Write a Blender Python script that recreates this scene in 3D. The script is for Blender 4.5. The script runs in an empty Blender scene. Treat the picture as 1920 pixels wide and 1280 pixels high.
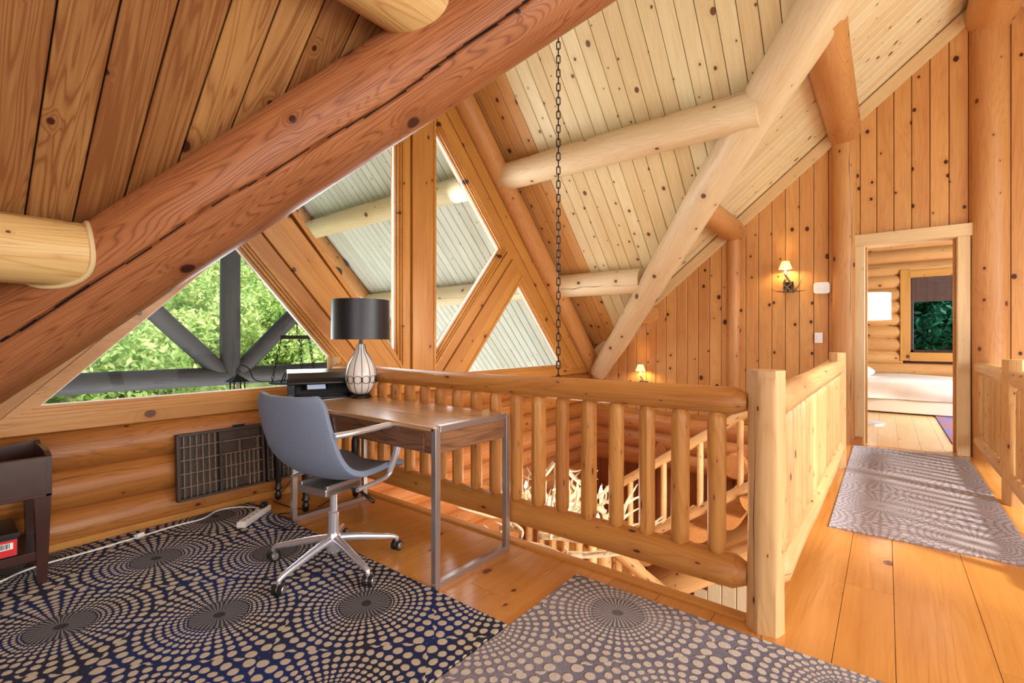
import bpy, bmesh, math, random
import numpy as np
from mathutils import Vector as V, Matrix
R = random.Random(7)
sc = bpy.context.scene
C = sc.collection
PI = math.pi

# ------------------------------------------------------------------ camera
CAMH, FPX, HOR = 1.12, 890.7, 635.0
YAW = math.radians(38.24)
SN, CS = math.sin(YAW), math.cos(YAW)
cam = bpy.data.cameras.new('camera'); co = bpy.data.objects.new('camera', cam); C.objects.link(co)
cam.sensor_width = 36.0; cam.lens = 36.0 * FPX / 1920.0
cam.shift_y = -(640 - HOR) / 1920.0; cam.clip_start = 0.05; cam.clip_end = 300
co.location = (0, 0, CAMH); co.rotation_euler = (PI / 2, 0, YAW)
sc.camera = co
# ------------------------------------------------------------------ sky, sun, fill through the openings, exposure
vs = sc.view_settings
vs.view_transform = 'Standard'; vs.look = 'None'; vs.gamma = 1.0; vs.use_curve_mapping = False
vs.exposure = 0.28
w = bpy.data.worlds.new('sky'); sc.world = w; w.use_nodes = True
wn = w.node_tree.nodes; wl = w.node_tree.links
bg = wn['Background']
sky = wn.new('ShaderNodeTexSky'); sky.sky_type = 'NISHITA'; sky.sun_disc = False
sky.sun_elevation = math.radians(42); sky.sun_rotation = math.radians(75)
sky.air_density = 1.0; sky.dust_density = 2.0
wl.new(sky.outputs[0], bg.inputs[0]); bg.inputs[1].default_value = 0.30

def light(name, kind, loc, energy, color, rot=None, size=None, size_y=None, target=None, angle=None, radius=None):
    l = bpy.data.lights.new(name, kind); o = bpy.data.objects.new(name, l); C.objects.link(o)
    l.energy = energy; l.color = color; o.location = loc
    if target is not None:
        o.rotation_euler = (V(target) - V(loc)).to_track_quat('-Z', 'Y').to_euler()
    if kind == 'AREA':
        l.shape = 'RECTANGLE'; l.size = size; l.size_y = size_y or size
    if angle: l.angle = angle
    if radius is not None: l.shadow_soft_size = radius
    return o
light('sun', 'SUN', (20, -3, 21), 3.8, (1.0, 0.95, 0.88), target=(0.2, 4.2, 0.0), angle=math.radians(7.0))
# added fill lamps, one for the right-hand windows, one behind the camera
light('right_window_fill', 'AREA', (4.1, 1.6, 1.5), 190, (0.95, 0.97, 1.0), size=5.5, size_y=2.6, target=(-2.0, 2.6, 1.6))
light('rear_fill', 'AREA', (0.6, -2.2, 1.5), 75, (0.96, 0.97, 1.0), size=4.0, size_y=2.2, target=(-0.8, 4.0, 1.3))
light('left_gable_daylight', 'AREA', (-4.1, 3.0, 1.9), 100, (0.93, 0.97, 1.0), size=3.0, size_y=1.8, target=(0.0, 3.2, 2.2))
light('lower_floor_daylight', 'AREA', (1.5, 3.2, -1.3), 130, (1.0, 0.93, 0.84), size=2.5, size_y=2.0, target=(-3.0, 4.6, -1.2))
light('porch_ceiling_fill', 'AREA', (-6.2, 3.0, -1.6), 270, (1.0, 0.98, 0.9), size=3.5, size_y=7, target=(-6.2, 3.0, 3))  # upward lamp added below the sill line to brighten the porch ceiling
light('bedroom_fill', 'AREA', (2.6, 8.2, 1.6), 230, (0.95, 0.97, 1.0), size=2.0, size_y=1.6, target=(-1.0, 8.4, 0.8))  # added lamp, out of view, that brightens the bedroom

# ------------------------------------------------------------------ pixel helpers (fixed calibration of the photograph)
def ray(px, py):
    u = (px - 960) / FPX
    return V((-SN + u * CS, CS + u * SN, (HOR - py) / FPX))
def fl(px, py, z=0.0):
    d = ray(px, py); t = (z - CAMH) / d.z
    return V((d.x * t, d.y * t, z))
def onx(px, py, X):
    d = ray(px, py); t = X / d.x
    return V((X, d.y * t, CAMH + d.z * t))
def ony(px, py, Y):
    d = ray(px, py); t = Y / d.y
    return V((d.x * t, Y, CAMH + d.z * t))

# ------------------------------------------------------------------ materials
def s2l(c):
    return tuple(((x / 255) / 12.92 if x / 255 <= 0.04045 else ((x / 255 + 0.055) / 1.055) ** 2.4) for x in c) + (1.0,)
class NT:
    def __init__(s, name):
        s.m = bpy.data.materials.new(name); s.m.use_nodes = True
        s.n = s.m.node_tree.nodes; s.l = s.m.node_tree.links
        s.b = s.n['Principled BSDF']
    def node(s, t, **k):
        n = s.n.new(t)
        for a, v in k.items(): setattr(n, a, v)
        return n
    def set(s, sock, v):
        if isinstance(v, bpy.types.NodeSocket): s.l.new(v, sock)
        elif v is not None: sock.default_value = v
    def math(s, op, a, b=None, c=None, clamp=False):
        n = s.node('ShaderNodeMath', operation=op); n.use_clamp = clamp
        s.set(n.inputs[0], a)
        if b is not None: s.set(n.inputs[1], b)
        if c is not None: s.set(n.inputs[2], c)
        return n.outputs[0]
    def vmath(s, op, a, b=None):
        n = s.node('ShaderNodeVectorMath', operation=op); s.set(n.inputs[0], a)
        if b is not None: s.set(n.inputs[1], b)
        return n.outputs[0]
    def noise(s, vec, scale, detail=2.0, rough=0.5, dist=0.0):
        n = s.node('ShaderNodeTexNoise'); s.l.new(vec, n.inputs['Vector'])
        n.inputs['Scale'].default_value = scale; n.inputs['Detail'].default_value = detail
        n.inputs['Roughness'].default_value = rough; n.inputs['Distortion'].default_value = dist
        return n.outputs[0]
    def map(s, x, a, b, c=0.0, d=1.0, smooth=False):
        n = s.node('ShaderNodeMapRange'); s.set(n.inputs[0], x)
        if smooth: n.interpolation_type = 'SMOOTHSTEP'
        for i, v in zip((1, 2, 3, 4), (a, b, c, d)): s.set(n.inputs[i], v)
        return n.outputs[0]
    def mix(s, f, a, b, mode='MIX'):
        n = s.node('ShaderNodeMix', data_type='RGBA', blend_type=mode)
        s.set(n.inputs[0], f); s.set(n.inputs[6], a); s.set(n.inputs[7], b)
        return n.outputs[2]
    def bump(s, h, strength, dist=0.002):
        n = s.node('ShaderNodeBump'); n.inputs['Strength'].default_value = strength
        n.inputs['Distance'].default_value = dist; s.l.new(h, n.inputs['Height'])
        s.l.new(n.outputs[0], s.b.inputs['Normal'])

def calm(c, k=0.06):
    c = [255 * (x / 255) ** 0.92 * k2 for x, k2 in zip(c, (.985, 1.03, 1.02))]; g = sum(c) / 3; return tuple(x + (g - x) * k for x in c)
def wood(name, light_c, dark_c, knot_c=(70, 35, 20), rough=0.45, knots=1.0, ring=14.0, var=0.35, flat=True, crack=False, ringstr=0.5, kscale=4.2, kr=0.055, coat=0.0, kmin=0.45):
    light_c, dark_c = calm(light_c), calm(dark_c)
    t = NT(name)
    tc = t.node('ShaderNodeTexCoord'); oi = t.node('ShaderNodeObjectInfo')
    rnd = oi.outputs['Random']
    off = t.node('ShaderNodeCombineXYZ')
    t.set(off.inputs[0], t.math('MULTIPLY', rnd, 37.0)); t.set(off.inputs[1], t.math('MULTIPLY', rnd, 11.3)); t.set(off.inputs[2], t.math('MULTIPLY', rnd, 5.7))
    P = t.vmath('ADD', tc.outputs['Object'], off.outputs[0])
    PF = t.vmath('MULTIPLY', P, (1, 1, 0.0 if flat else 1.0)) if flat else P
    sp_ = t.node('ShaderNodeSeparateXYZ'); t.l.new(tc.outputs['Object'], sp_.inputs[0])
    kc = t.node('ShaderNodeCombineXYZ'); t.set(kc.inputs[0], t.math('MULTIPLY_ADD', sp_.outputs[0], 0.75, t.math('MULTIPLY', rnd, 37.0)))
    t.set(kc.inputs[1], t.math('ADD', sp_.outputs[1] if flat else t.math('MULTIPLY', t.math('ARCTAN2', sp_.outputs[1], sp_.outputs[2]), 0.13), t.math('MULTIPLY', rnd, 11.3)))
    vo = t.node('ShaderNodeTexVoronoi'); vo.voronoi_dimensions = '2D'; vo.feature = 'F1'; t.l.new(kc.outputs[0], vo.inputs['Vector']); vo.inputs['Scale'].default_value = kscale
    sep = t.node('ShaderNodeSeparateColor'); t.l.new(vo.outputs['Color'], sep.inputs[0])
    present = t.math('GREATER_THAN', sep.outputs[0], kmin)
    krad = t.map(t.math('POWER', sep.outputs[1], 2.2), 0, 1, kr * 0.28, kr * 1.1)
    d = vo.outputs['Distance']
    kn = t.math('MULTIPLY', t.map(d, t.math('MULTIPLY', krad, 0.8), t.math('MULTIPLY', krad, 1.25), 1, 0, True), present)
    halo = t.math('MULTIPLY', t.map(d, 0.0, t.math('MULTIPLY', krad, 4.5), 1, 0, True), present)
    g = t.noise(t.vmath('MULTIPLY', P, (0.45, 5.0, 5.0)), 1.0, 3.0, 0.45, 0.6)
    rv = t.math('ADD', t.math('MULTIPLY', g, ring), t.math('MULTIPLY', halo, 2.2))
    rings = t.math('PINGPONG', rv, 0.5)
    rings = t.map(rings, 0.0, 0.5, 0, 1)
    rings = t.math('POWER', rings, 3.0)
    fine = t.noise(t.vmath('MULTIPLY', P, (3.0, 90.0, 90.0)), 1.0, 3.0)
    broad = t.noise(t.vmath('MULTIPLY', P, (0.7, 3.0, 3.0)), 1.0, 2.0)
    f = t.math('MULTIPLY', rings, ringstr)
    f = t.math('ADD', f, t.math('MULTIPLY', t.map(fine, 0.3, 0.7, 0, 1), 0.28))
    f = t.math('ADD', f, t.math('MULTIPLY', t.map(broad, 0.35, 0.7, 0, 1), 0.42))
    f = t.math('ADD', f, t.map(rnd, 0, 1, -0.06, var), clamp=True)
    col = t.mix(f, s2l(light_c), s2l(dark_c))
    col = t.mix(t.math('MULTIPLY', halo, 0.45), col, s2l(dark_c))
    col = t.mix(t.math('MULTIPLY', kn, 0.95 * knots), col, s2l(knot_c))
    h = t.math('SUBTRACT', 1.0, t.math('MULTIPLY', rings, 0.5))
    if crack:
        s = t.node('ShaderNodeSeparateXYZ'); t.l.new(tc.outputs['Object'], s.inputs[0])
        th = t.math('ARCTAN2', s.outputs[1], s.outputs[2])
        cx = t.node('ShaderNodeCombineXYZ'); t.set(cx.inputs[0], t.math('ADD', s.outputs[0], t.math('MULTIPLY', rnd, 50)))
        nz = t.noise(cx.outputs[0], 0.9, 3.0)
        nz2 = t.noise(cx.outputs[0], 1.7, 2.0)
        a = t.math('ADD', t.math('MULTIPLY', nz, 1.4), t.map(rnd, 0, 1, -2.9, 2.0))
        wdt = t.map(nz2, 0.42, 0.62, 0.0, 0.035)
        dd = t.math('ABSOLUTE', t.math('SUBTRACT', th, a))
        ck = t.math('LESS_THAN', dd, wdt)
        col = t.mix(t.math('MULTIPLY', ck, 0.85), col, s2l((45, 24, 14)))
        h = t.math('SUBTRACT', h, t.math('MULTIPLY', ck, 3.0))
    t.l.new(col, t.b.inputs['Base Color'])
    t.set(t.b.inputs['Roughness'], t.map(broad, 0.3, 0.7, rough * 0.8, rough * 1.2))
    t.b.inputs['Specular IOR Level'].default_value = 0.4
    if coat: t.b.inputs['Coat Weight'].default_value = coat; t.b.inputs['Coat Roughness'].default_value = 0.18
    t.bump(t.math('SUBTRACT', h, t.math('MULTIPLY', fine, 0.2)), 0.45, 0.0018)
    return t.m

def plain(name, c, rough=0.5, metal=0.0, spec=0.5, noise=0.0, emit=None, estr=0.0, nscale=40, aniso=0):
    t = NT(name)
    if noise:
        tc = t.node('ShaderNodeTexCoord')
        nz = t.noise(tc.outputs['Object'], nscale, 3.0)
        a = s2l(c); b = tuple(x * (1 - noise) for x in a[:3]) + (1,)
        t.l.new(t.mix(t.map(nz, 0.35, 0.65), a, b), t.b.inputs['Base Color'])
        t.bump(nz, 0.2, 0.001)
    else: t.b.inputs['Base Color'].default_value = s2l(c)
    t.b.inputs['Roughness'].default_value = rough; t.b.inputs['Metallic'].default_value = metal
    t.b.inputs['Specular IOR Level'].default_value = spec
    if emit: t.b.inputs['Emission Color'].default_value = s2l(emit); t.b.inputs['Emission Strength'].default_value = estr
    return t.m

M = {}
M['board'] = wood('pine_wall_board', (222, 154, 86), (186, 108, 50), (50, 14, 4), 0.4, kr=0.105, kmin=0.35, kscale=4.6, ringstr=0.22, ring=14, var=0.35)
M['plank_near'] = wood('amber_ceiling_plank', (212, 148, 84), (138, 78, 38), (60, 26, 16), 0.42, kr=0.085, kmin=0.5, ringstr=0.5, ring=26, var=0.5, kscale=3.6)
M['plank_pale'] = wood('pale_ceiling_plank', (238, 214, 168), (212, 172, 118), (96, 58, 34), 0.45, kr=0.10, kmin=0.3, kscale=5.0, ringstr=0.2, ring=13, var=0.35)
M['plank_edge'] = wood('stained_edge_ceiling_plank', (222, 160, 92), (190, 120, 60), (80, 34, 16), 0.45, kr=0.10, kmin=0.3, kscale=5.0, ringstr=0.25, ring=9, var=0.25)
M['plank_streak'] = wood('cream_ceiling_plank', (244, 220, 180), (222, 180, 132), (90, 50, 32), 0.45, kr=0.10, kmin=0.15, kscale=5.5, ringstr=0.2, ring=13, var=0.35)  # lighter plank colour for the far and east slopes
M['log_red'] = wood('reddish_peeled_log', (190, 112, 66), (124, 62, 32), (60, 26, 22), 0.38, flat=False, ringstr=0.6, ring=44, var=0.05, kscale=3.4, kr=0.085, kmin=0.25)
M['log_end'] = wood('honey_peeled_log', (228, 182, 116), (188, 124, 62), (90, 48, 26), 0.42, flat=False, crack=True, ringstr=0.5, ring=34, var=0.05, kr=0.07)
M['log_pale'] = wood('pale_peeled_log', (234, 204, 164), (200, 152, 106), (96, 60, 46), 0.42, flat=False, crack=True, ringstr=0.2, ring=22, var=0.12, kscale=3.6, kr=0.10, kmin=0.3)
M['log_post'] = wood('orange_peeled_log', (216, 148, 84), (178, 102, 50), (84, 40, 22), 0.42, flat=False, crack=True, ringstr=0.25, ring=24, var=0.15, kr=0.08)
M['log_wall'] = wood('stained_wall_log', (196, 116, 50), (134, 70, 26), (74, 34, 18), 0.4, flat=False, crack=True, ringstr=0.35, ring=26, var=0.25, kr=0.09)
M['log_low'] = wood('lower_wall_log', (216, 134, 74), (158, 84, 42), (74, 30, 16), 0.4, flat=False, crack=True, ringstr=0.3, var=0.3, kr=0.05)
M['trim'] = wood('varnished_window_board', (206, 134, 58), (164, 94, 36), (80, 34, 14), 0.36, ringstr=0.2, ring=12, var=0.2, kr=0.10, kmin=0.45)
M['casing'] = wood('light_door_casing', (232, 190, 138), (206, 152, 98), (120, 70, 36), 0.4, knots=0.3, ringstr=0.18, ring=7, var=0.12)
M['rail'] = wood('peeled_rail_log', (214, 140, 64), (166, 92, 38), (84, 36, 16), 0.38, flat=False, ringstr=0.3, ring=22, var=0.2, kr=0.085, kscale=6, kmin=0.35)
M['rail_pale'] = wood('pale_rail_log', (222, 170, 112), (184, 120, 68), (96, 44, 22), 0.42, flat=False, crack=True, ringstr=0.22, ring=20, var=0.15, kr=0.10, kscale=6, kmin=0.35)
M['floor'] = wood('polished_floor_plank', (222, 146, 66), (188, 108, 40), (92, 38, 14), 0.24, ringstr=0.2, ring=9, var=0.35, kscale=2.6, kr=0.085, kmin=0.45, coat=0.35)
M['floor_bed'] = wood('bedroom_floor_plank', (234, 176, 112), (206, 140, 76), (110, 60, 34), 0.22, ringstr=0.15, ring=6, var=0.2, kscale=3, kr=0.05, coat=0.3)
M['porch_log'] = wood('weathered_grey_log', (78, 72, 76), (46, 42, 48), (50, 40, 40), 0.7, flat=False, crack=True, ringstr=0.3, var=0.1)
M['porch_plank'] = wood('porch_ceiling_plank', (222, 214, 206), (190, 176, 160), (110, 88, 66), 0.6, kr=0.04, ringstr=0.2, ring=8, var=0.3)
M['red_board'] = wood('red_brown_board', (150, 72, 34), (110, 48, 22), (50, 20, 10), 0.45, ringstr=0.2, var=0.2, kr=0.04)
M['grey_board'] = wood('pale_grey_board', (196, 176, 150), (170, 146, 118), (100, 80, 60), 0.5, ringstr=0.2, var=0.2, kr=0.03)
M['desktop'] = wood('walnut_top_sheen', (206, 156, 108), (158, 104, 64), (60, 36, 22), 0.24, knots=0.0, ringstr=0.25, ring=16, var=0.0, coat=0.4)  # lighter than the aprons, the sheen of the top put into its colour
M['walnut'] = wood('walnut_veneer', (150, 98, 66), (84, 48, 34), (60, 36, 22), 0.28, knots=0.0, ringstr=0.5, ring=24, var=0.0, coat=0.3)
M['crack'] = plain('log_crack_shade', (40, 20, 12), 0.9)
M['backing'] = plain('dark_groove_backing', (92, 54, 28), 0.8)
M['roofing'] = plain('roof_deck', (58, 46, 38), 0.9, noise=0.3)
M['caulk'] = plain('pale_caulk', (214, 190, 140), 0.6)
M['dark_wood'] = plain('dark_stained_wood', (64, 34, 28), 0.28, noise=0.35, nscale=12)
M['black_wood'] = plain('black_painted_wood', (30, 24, 22), 0.32, noise=0.3, nscale=14)
M['tray'] = plain('aged_type_tray_wood', (66, 48, 38), 0.45, noise=0.4, nscale=18)
M['tray_edge'] = plain('worn_tray_divider', (156, 132, 106), 0.5, noise=0.4, nscale=30)
M['steel'] = plain('brushed_steel', (188, 184, 184), 0.28, 0.85)
M['chrome'] = plain('polished_aluminium', (226, 230, 240), 0.2, 0.75)
M['iron'] = plain('black_iron', (40, 38, 40), 0.4, 0.8)
M['bronze'] = plain('dark_bronze_hinge', (48, 38, 34), 0.4, 0.6)
M['black_plastic'] = plain('black_plastic', (26, 27, 28), 0.28)
M['grey_plastic'] = plain('dark_grey_plastic', (70, 74, 76), 0.3)
M['screen'] = plain('printer_display', (96, 104, 130), 0.12, emit=(200, 206, 224), estr=0.55)
M['fabric'] = plain('grey_blue_chair_fabric', (128, 142, 166), 0.75, noise=0.22, nscale=350)
M['shade_dark'] = plain('black_drum_shade', (30, 34, 42), 0.38, spec=0.6)
M['ceramic'] = plain('white_glass_body', (232, 228, 222), 0.15)
M['white'] = plain('white_plastic', (236, 234, 232), 0.4)
M['linen'] = plain('beige_bed_linen', (232, 214, 196), 0.85, noise=0.08, nscale=8)
M['pillow'] = plain('white_pillow_cotton', (240, 236, 238), 0.85)
M['bedframe'] = plain('cream_bed_base', (236, 220, 196), 0.6)
M['red'] = plain('red_label', (200, 26, 30), 0.4)
M['antler'] = plain('antler_bone', (226, 208, 176), 0.4, noise=0.3, nscale=22)
M['antler_dark'] = plain('antler_brown', (140, 116, 92), 0.45, noise=0.5, nscale=30)
M['bulb'] = plain('lit_flame_bulb', (255, 236, 200), 0.4, emit=(255, 226, 180), estr=18)
M['sconce_shade'] = plain('lit_parchment_shade', (250, 226, 170), 0.6, emit=(255, 214, 140), estr=1.1)
M['lit_shade'] = plain('lit_white_drum_shade', (250, 244, 228), 0.6, emit=(255, 244, 222), estr=0.45)
M['blind'] = plain('woven_brown_blind', (92, 58, 46), 0.7, noise=0.4, nscale=60)
M['bark'] = plain('tree_bark', (86, 70, 56), 0.9, noise=0.4)
M['soil'] = plain('hillside_ground', (132, 146, 84), 0.95, noise=0.5, nscale=2)
M['candle'] = plain('cream_candle', (230, 220, 196), 0.5)

def leaf_mat(name, a, b):
    t = NT(name); oi = t.node('ShaderNodeObjectInfo'); g = t.node('ShaderNodeNewGeometry')
    tc = t.node('ShaderNodeTexCoord')
    nz = t.noise(tc.outputs['Object'], 1.6, 2.0)
    f = t.math('ADD', t.math('MULTIPLY', g.outputs['Random Per Island'], 0.6), t.map(nz, 0.35, 0.65, 0, 0.5), clamp=True)
    col = t.mix(f, s2l(a), s2l(b)); t.l.new(col, t.b.inputs['Base Color']); t.b.inputs['Roughness'].default_value = 0.5
    tr = t.node('ShaderNodeBsdfTranslucent'); t.l.new(col, tr.inputs[0])
    mx = t.node('ShaderNodeMixShader'); mx.inputs[0].default_value = 0.4
    t.l.new(t.b.outputs[0], mx.inputs[1]); t.l.new(tr.outputs[0], mx.inputs[2])
    t.l.new(mx.outputs[0], t.n['Material Output'].inputs[0]); return t.m
M['leaf'] = leaf_mat('sunlit_leaf', (132, 178, 66), (232, 240, 160))
M['leaf2'] = leaf_mat('deep_leaf', (40, 110, 70), (70, 160, 120))

def glass_mat():
    t = NT('window_glass'); t.n.remove(t.b)
    tr = t.node('ShaderNodeBsdfTransparent'); gl = t.node('ShaderNodeBsdfGlossy'); gl.inputs['Roughness'].default_value = 0.0
    fr = t.node('ShaderNodeFresnel'); fr.inputs[0].default_value = 1.45
    mx = t.node('ShaderNodeMixShader'); t.l.new(t.math('MULTIPLY', fr.outputs[0], 0.10), mx.inputs[0])
    t.l.new(tr.outputs[0], mx.inputs[1]); t.l.new(gl.outputs[0], mx.inputs[2]); t.l.new(mx.outputs[0], t.n['Material Output'].inputs[0])
    tr.inputs[0].default_value = (0.96, 0.98, 1, 1)
    return t.m
M['glass'] = glass_mat()

def rug_mat(name, ground, ground2, dots, burst, burst_dk, swap=False, contrast=1.0):
    """woven rug: staggered starbursts ringed by dots that grow outward"""
    t = NT(name); tc = t.node('ShaderNodeTexCoord'); s = t.node('ShaderNodeSeparateXYZ')
    wob = t.node('ShaderNodeTexNoise'); wob.inputs['Scale'].default_value = 9; t.l.new(tc.outputs['Object'], wob.inputs['Vector'])
    wv = t.vmath('MULTIPLY', t.vmath('SUBTRACT', wob.outputs['Color'], (0.5, 0.5, 0.5)), (0.026, 0.026, 0))
    P = t.vmath('ADD', tc.outputs['Object'], wv); t.l.new(P, s.inputs[0])
    x, y = (s.outputs[1], s.outputs[0]) if swap else (s.outputs[0], s.outputs[1])
    a, b = 0.79, 0.82
    def cell(ox, oy):
        dx = t.math('SUBTRACT', t.math('WRAP', t.math('ADD', x, a / 2 - ox), a, 0.0), a / 2)
        dy = t.math('SUBTRACT', t.math('WRAP', t.math('ADD', y, b / 2 - oy), b, 0.0), b / 2)
        r2 = t.math('ADD', t.math('MULTIPLY', dx, dx), t.math('MULTIPLY', dy, dy))
        return dx, dy, r2
    d1 = cell(0, 0); d2 = cell(a / 2, b / 2)
    pick = t.math('LESS_THAN', d2[2], d1[2])
    def sel(p, q): return t.math('ADD', t.math('MULTIPLY', p, t.math('SUBTRACT', 1.0, pick)), t.math('MULTIPLY', q, pick))
    dx, dy = sel(d1[0], d2[0]), sel(d1[1], d2[1])
    r = t.math('SQRT', t.math('ADD', t.math('MULTIPLY', dx, dx), t.math('MULTIPLY', dy, dy)))
    th = t.math('ARCTAN2', dy, dx)
    N = 42
    V_ = t.math('MULTIPLY', t.math('LOGARITHM', t.math('MULTIPLY', r, 10.0), math.e), N / (2 * PI))
    row = t.math('FLOOR', V_)
    U_ = t.math('ADD', t.math('MULTIPLY', th, N / (2 * PI)), t.math('MULTIPLY', t.math('MODULO', row, 2.0), 0.0))
    fu = t.math('SUBTRACT', t.math('FRACT', U_), 0.5); fv = t.math('SUBTRACT', t.math('FRACT', V_), 0.5)
    dd = t.math('SQRT', t.math('ADD', t.math('MULTIPLY', fu, fu), t.math('MULTIPLY', fv, fv)))
    dot = t.math('MULTIPLY', t.map(dd, 0.33, 0.41, 1, 0), t.math('GREATER_THAN', r, 0.108))
    us = t.math('ABSOLUTE', t.math('SUBTRACT', t.math('FRACT', t.math('MULTIPLY', th, 34 / (2 * PI))), 0.5))
    ray_ = t.math('MULTIPLY', t.math('MULTIPLY', t.map(us, 0.18, 0.28, 1, 0), t.math('LESS_THAN', r, 0.102)), t.math('GREATER_THAN', r, 0.022))
    inb = t.map(r, 0.100, 0.108, 1, 0)
    g1 = t.noise(tc.outputs['Object'], 160, 3.0, 0.7); g2 = t.noise(tc.outputs['Object'], 3.0, 2.0)
    gc = t.mix(t.map(g2, 0.35, 0.65), s2l(ground), s2l(ground2))
    gc = t.mix(inb, gc, s2l(burst_dk))
    gc = t.mix(ray_, gc, s2l(burst))
    gc = t.mix(t.math('MULTIPLY', dot, contrast), gc, s2l(dots))
    dk = t.mix(t.map(g1, 0.3, 0.7), (0.72, 0.72, 0.72, 1), (1.15, 1.15, 1.15, 1))
    col = t.mix(1.0, gc, dk, 'MULTIPLY')
    t.l.new(col, t.b.inputs['Base Color']); t.b.inputs['Roughness'].default_value = 0.95
    t.b.inputs['Specular IOR Level'].default_value = 0.15
    t.bump(t.math('ADD', dot, t.math('MULTIPLY', g1, 0.6)), 0.7, 0.006)
    return t.m
M['rug_dark'] = rug_mat('charcoal_starburst_rug', (46, 48, 62), (36, 50, 104), (196, 184, 162), (134, 132, 134), (60, 60, 64))  # blue second ground colour paints the sky's reflection into the pile
M['rug_grey'] = rug_mat('grey_starburst_rug', (136, 132, 142), (112, 110, 124), (202, 192, 178), (172, 166, 164), (104, 100, 104))
M['rug_hall'] = rug_mat('pale_starburst_rug', (168, 163, 174), (154, 150, 160), (208, 202, 204), (200, 196, 202), (166, 162, 168), swap=True, contrast=0.8)
def persian():
    t = NT('patterned_purple_rug'); tc = t.node('ShaderNodeTexCoord')
    vo = t.node('ShaderNodeTexVoronoi'); vo.distance = 'MANHATTAN'; vo.inputs['Scale'].default_value = 9; t.l.new(tc.outputs['Object'], vo.inputs['Vector'])
    rp = t.node('ShaderNodeValToRGB'); t.l.new(vo.outputs['Distance'], rp.inputs[0])
    e = rp.color_ramp.elements; e[0].color = s2l((60, 54, 110)); e[1].color = s2l((150, 90, 80))
    x = rp.color_ramp.elements.new(0.45); x.color = s2l((100, 104, 160))
    t.l.new(rp.outputs[0], t.b.inputs['Base Color']); t.b.inputs['Roughness'].default_value = 0.95; return t.m
M['persian'] = persian()

# ------------------------------------------------------------------ object helpers
WM = {}
def meta(o, label=None, cat=None, group=None, kind=None):
    if label: o['label'] = label
    if cat: o['category'] = cat
    if group: o['group'] = group
    if kind: o['kind'] = kind
    return o
def thing(name, label=None, cat=None, loc=(0, 0, 0), rz=0.0, group=None, kind=None, mat=None):
    o = bpy.data.objects.new(name, None); C.objects.link(o); o.empty_display_size = 0.1
    m = mat if mat is not None else Matrix.Translation(V(loc)) @ Matrix.Rotation(rz, 4, 'Z')
    o.matrix_basis = m; WM[o.name] = m
    return meta(o, label, cat, group, kind)
def put(o, parent=None, world=None, local=None):
    """link o; world = its world matrix (parent frame removed), local = matrix in the parent's frame"""
    C.objects.link(o)
    if world is not None:
        o.matrix_basis = world
        if parent is not None:
            o.parent = parent; o.matrix_parent_inverse = full(parent).inverted()
    else:
        if local is not None: o.matrix_basis = local
        if parent is not None: o.parent = parent
    return o
def full(o):
    m = o.matrix_basis.copy()
    if o.parent is not None: m = full(o.parent) @ o.matrix_parent_inverse @ m
    return m
def mesh(name, vs_, fs, mat, smooth=False, sharp=None):
    me = bpy.data.meshes.new(name); me.from_pydata([tuple(v) for v in vs_], [], fs); me.materials.append(M[mat] if isinstance(mat, str) else mat)
    if smooth:
        me.polygons.foreach_set('use_smooth', [True] * len(me.polygons))
        if sharp: me.set_sharp_from_angle(angle=math.radians(sharp))
    me.update(); return me
def mobj(name, vs_, fs, mat, parent=None, world=None, local=None, smooth=False, sharp=None):
    return put(bpy.data.objects.new(name, mesh(name, vs_, fs, mat, smooth, sharp)), parent, world, local)
def frame(o, x, z):
    x = V(x).normalized(); z = V(z); z = (z - x * z.dot(x)).normalized(); y = z.cross(x)
    m = Matrix((x, y, z)).transposed().to_4x4(); m.translation = V(o); return m
def poly_offset(P, d):
    """inset simple polygon (any winding) by d"""
    n = len(P); A = sum(P[i][0] * P[(i + 1) % n][1] - P[(i + 1) % n][0] * P[i][1] for i in range(n))
    sg = 1 if A > 0 else -1; out = []
    for i in range(n):
        p0, p1, p2 = V(P[i - 1]), V(P[i]), V(P[(i + 1) % n])
        e1 = (p1 - p0).normalized(); e2 = (p2 - p1).normalized()
        n1 = V((-e1.y, e1.x)) * sg; n2 = V((-e2.y, e2.x)) * sg
        k = 1 + n1.dot(n2)
        out.append(p1 + (n1 + n2) * (d / max(k, 0.2)))
    return out
def prism(P, th, bev=0.0):
    """polygon P in local xy, front face at z=0, back at z=-th, bevelled front edge"""
    n = len(P); P = [V(p[:2]) if not isinstance(p, V) else V((p[0], p[1])) for p in P]
    A = sum(P[i][0] * P[(i + 1) % n][1] - P[(i + 1) % n][0] * P[i][1] for i in range(n))
    if A < 0: P = P[::-1]
    rings = []
    if bev > 0:
        Q = poly_offset(P, bev)
        rings = [[(q.x, q.y, 0) for q in Q], [(p.x, p.y, -bev) for p in P], [(p.x, p.y, -th) for p in P]]
    else: rings = [[(p.x, p.y, 0) for p in P], [(p.x, p.y, -th) for p in P]]
    vs_, fs = [], []
    for r in rings: vs_ += r
    fs.append(tuple(range(n)))
    for k in range(len(rings) - 1):
        for i in range(n):
            a, b = k * n + i, k * n + (i + 1) % n
            fs.append((b, a, a + n, b + n))
    fs.append(tuple(reversed(range((len(rings) - 1) * n, len(rings) * n))))
    return vs_, fs
def board(name, P, th, mat, parent, m, bev=0.004):
    v, f = prism(P, th, bev); return mobj(name, v, f, mat, parent, world=m)
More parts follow.
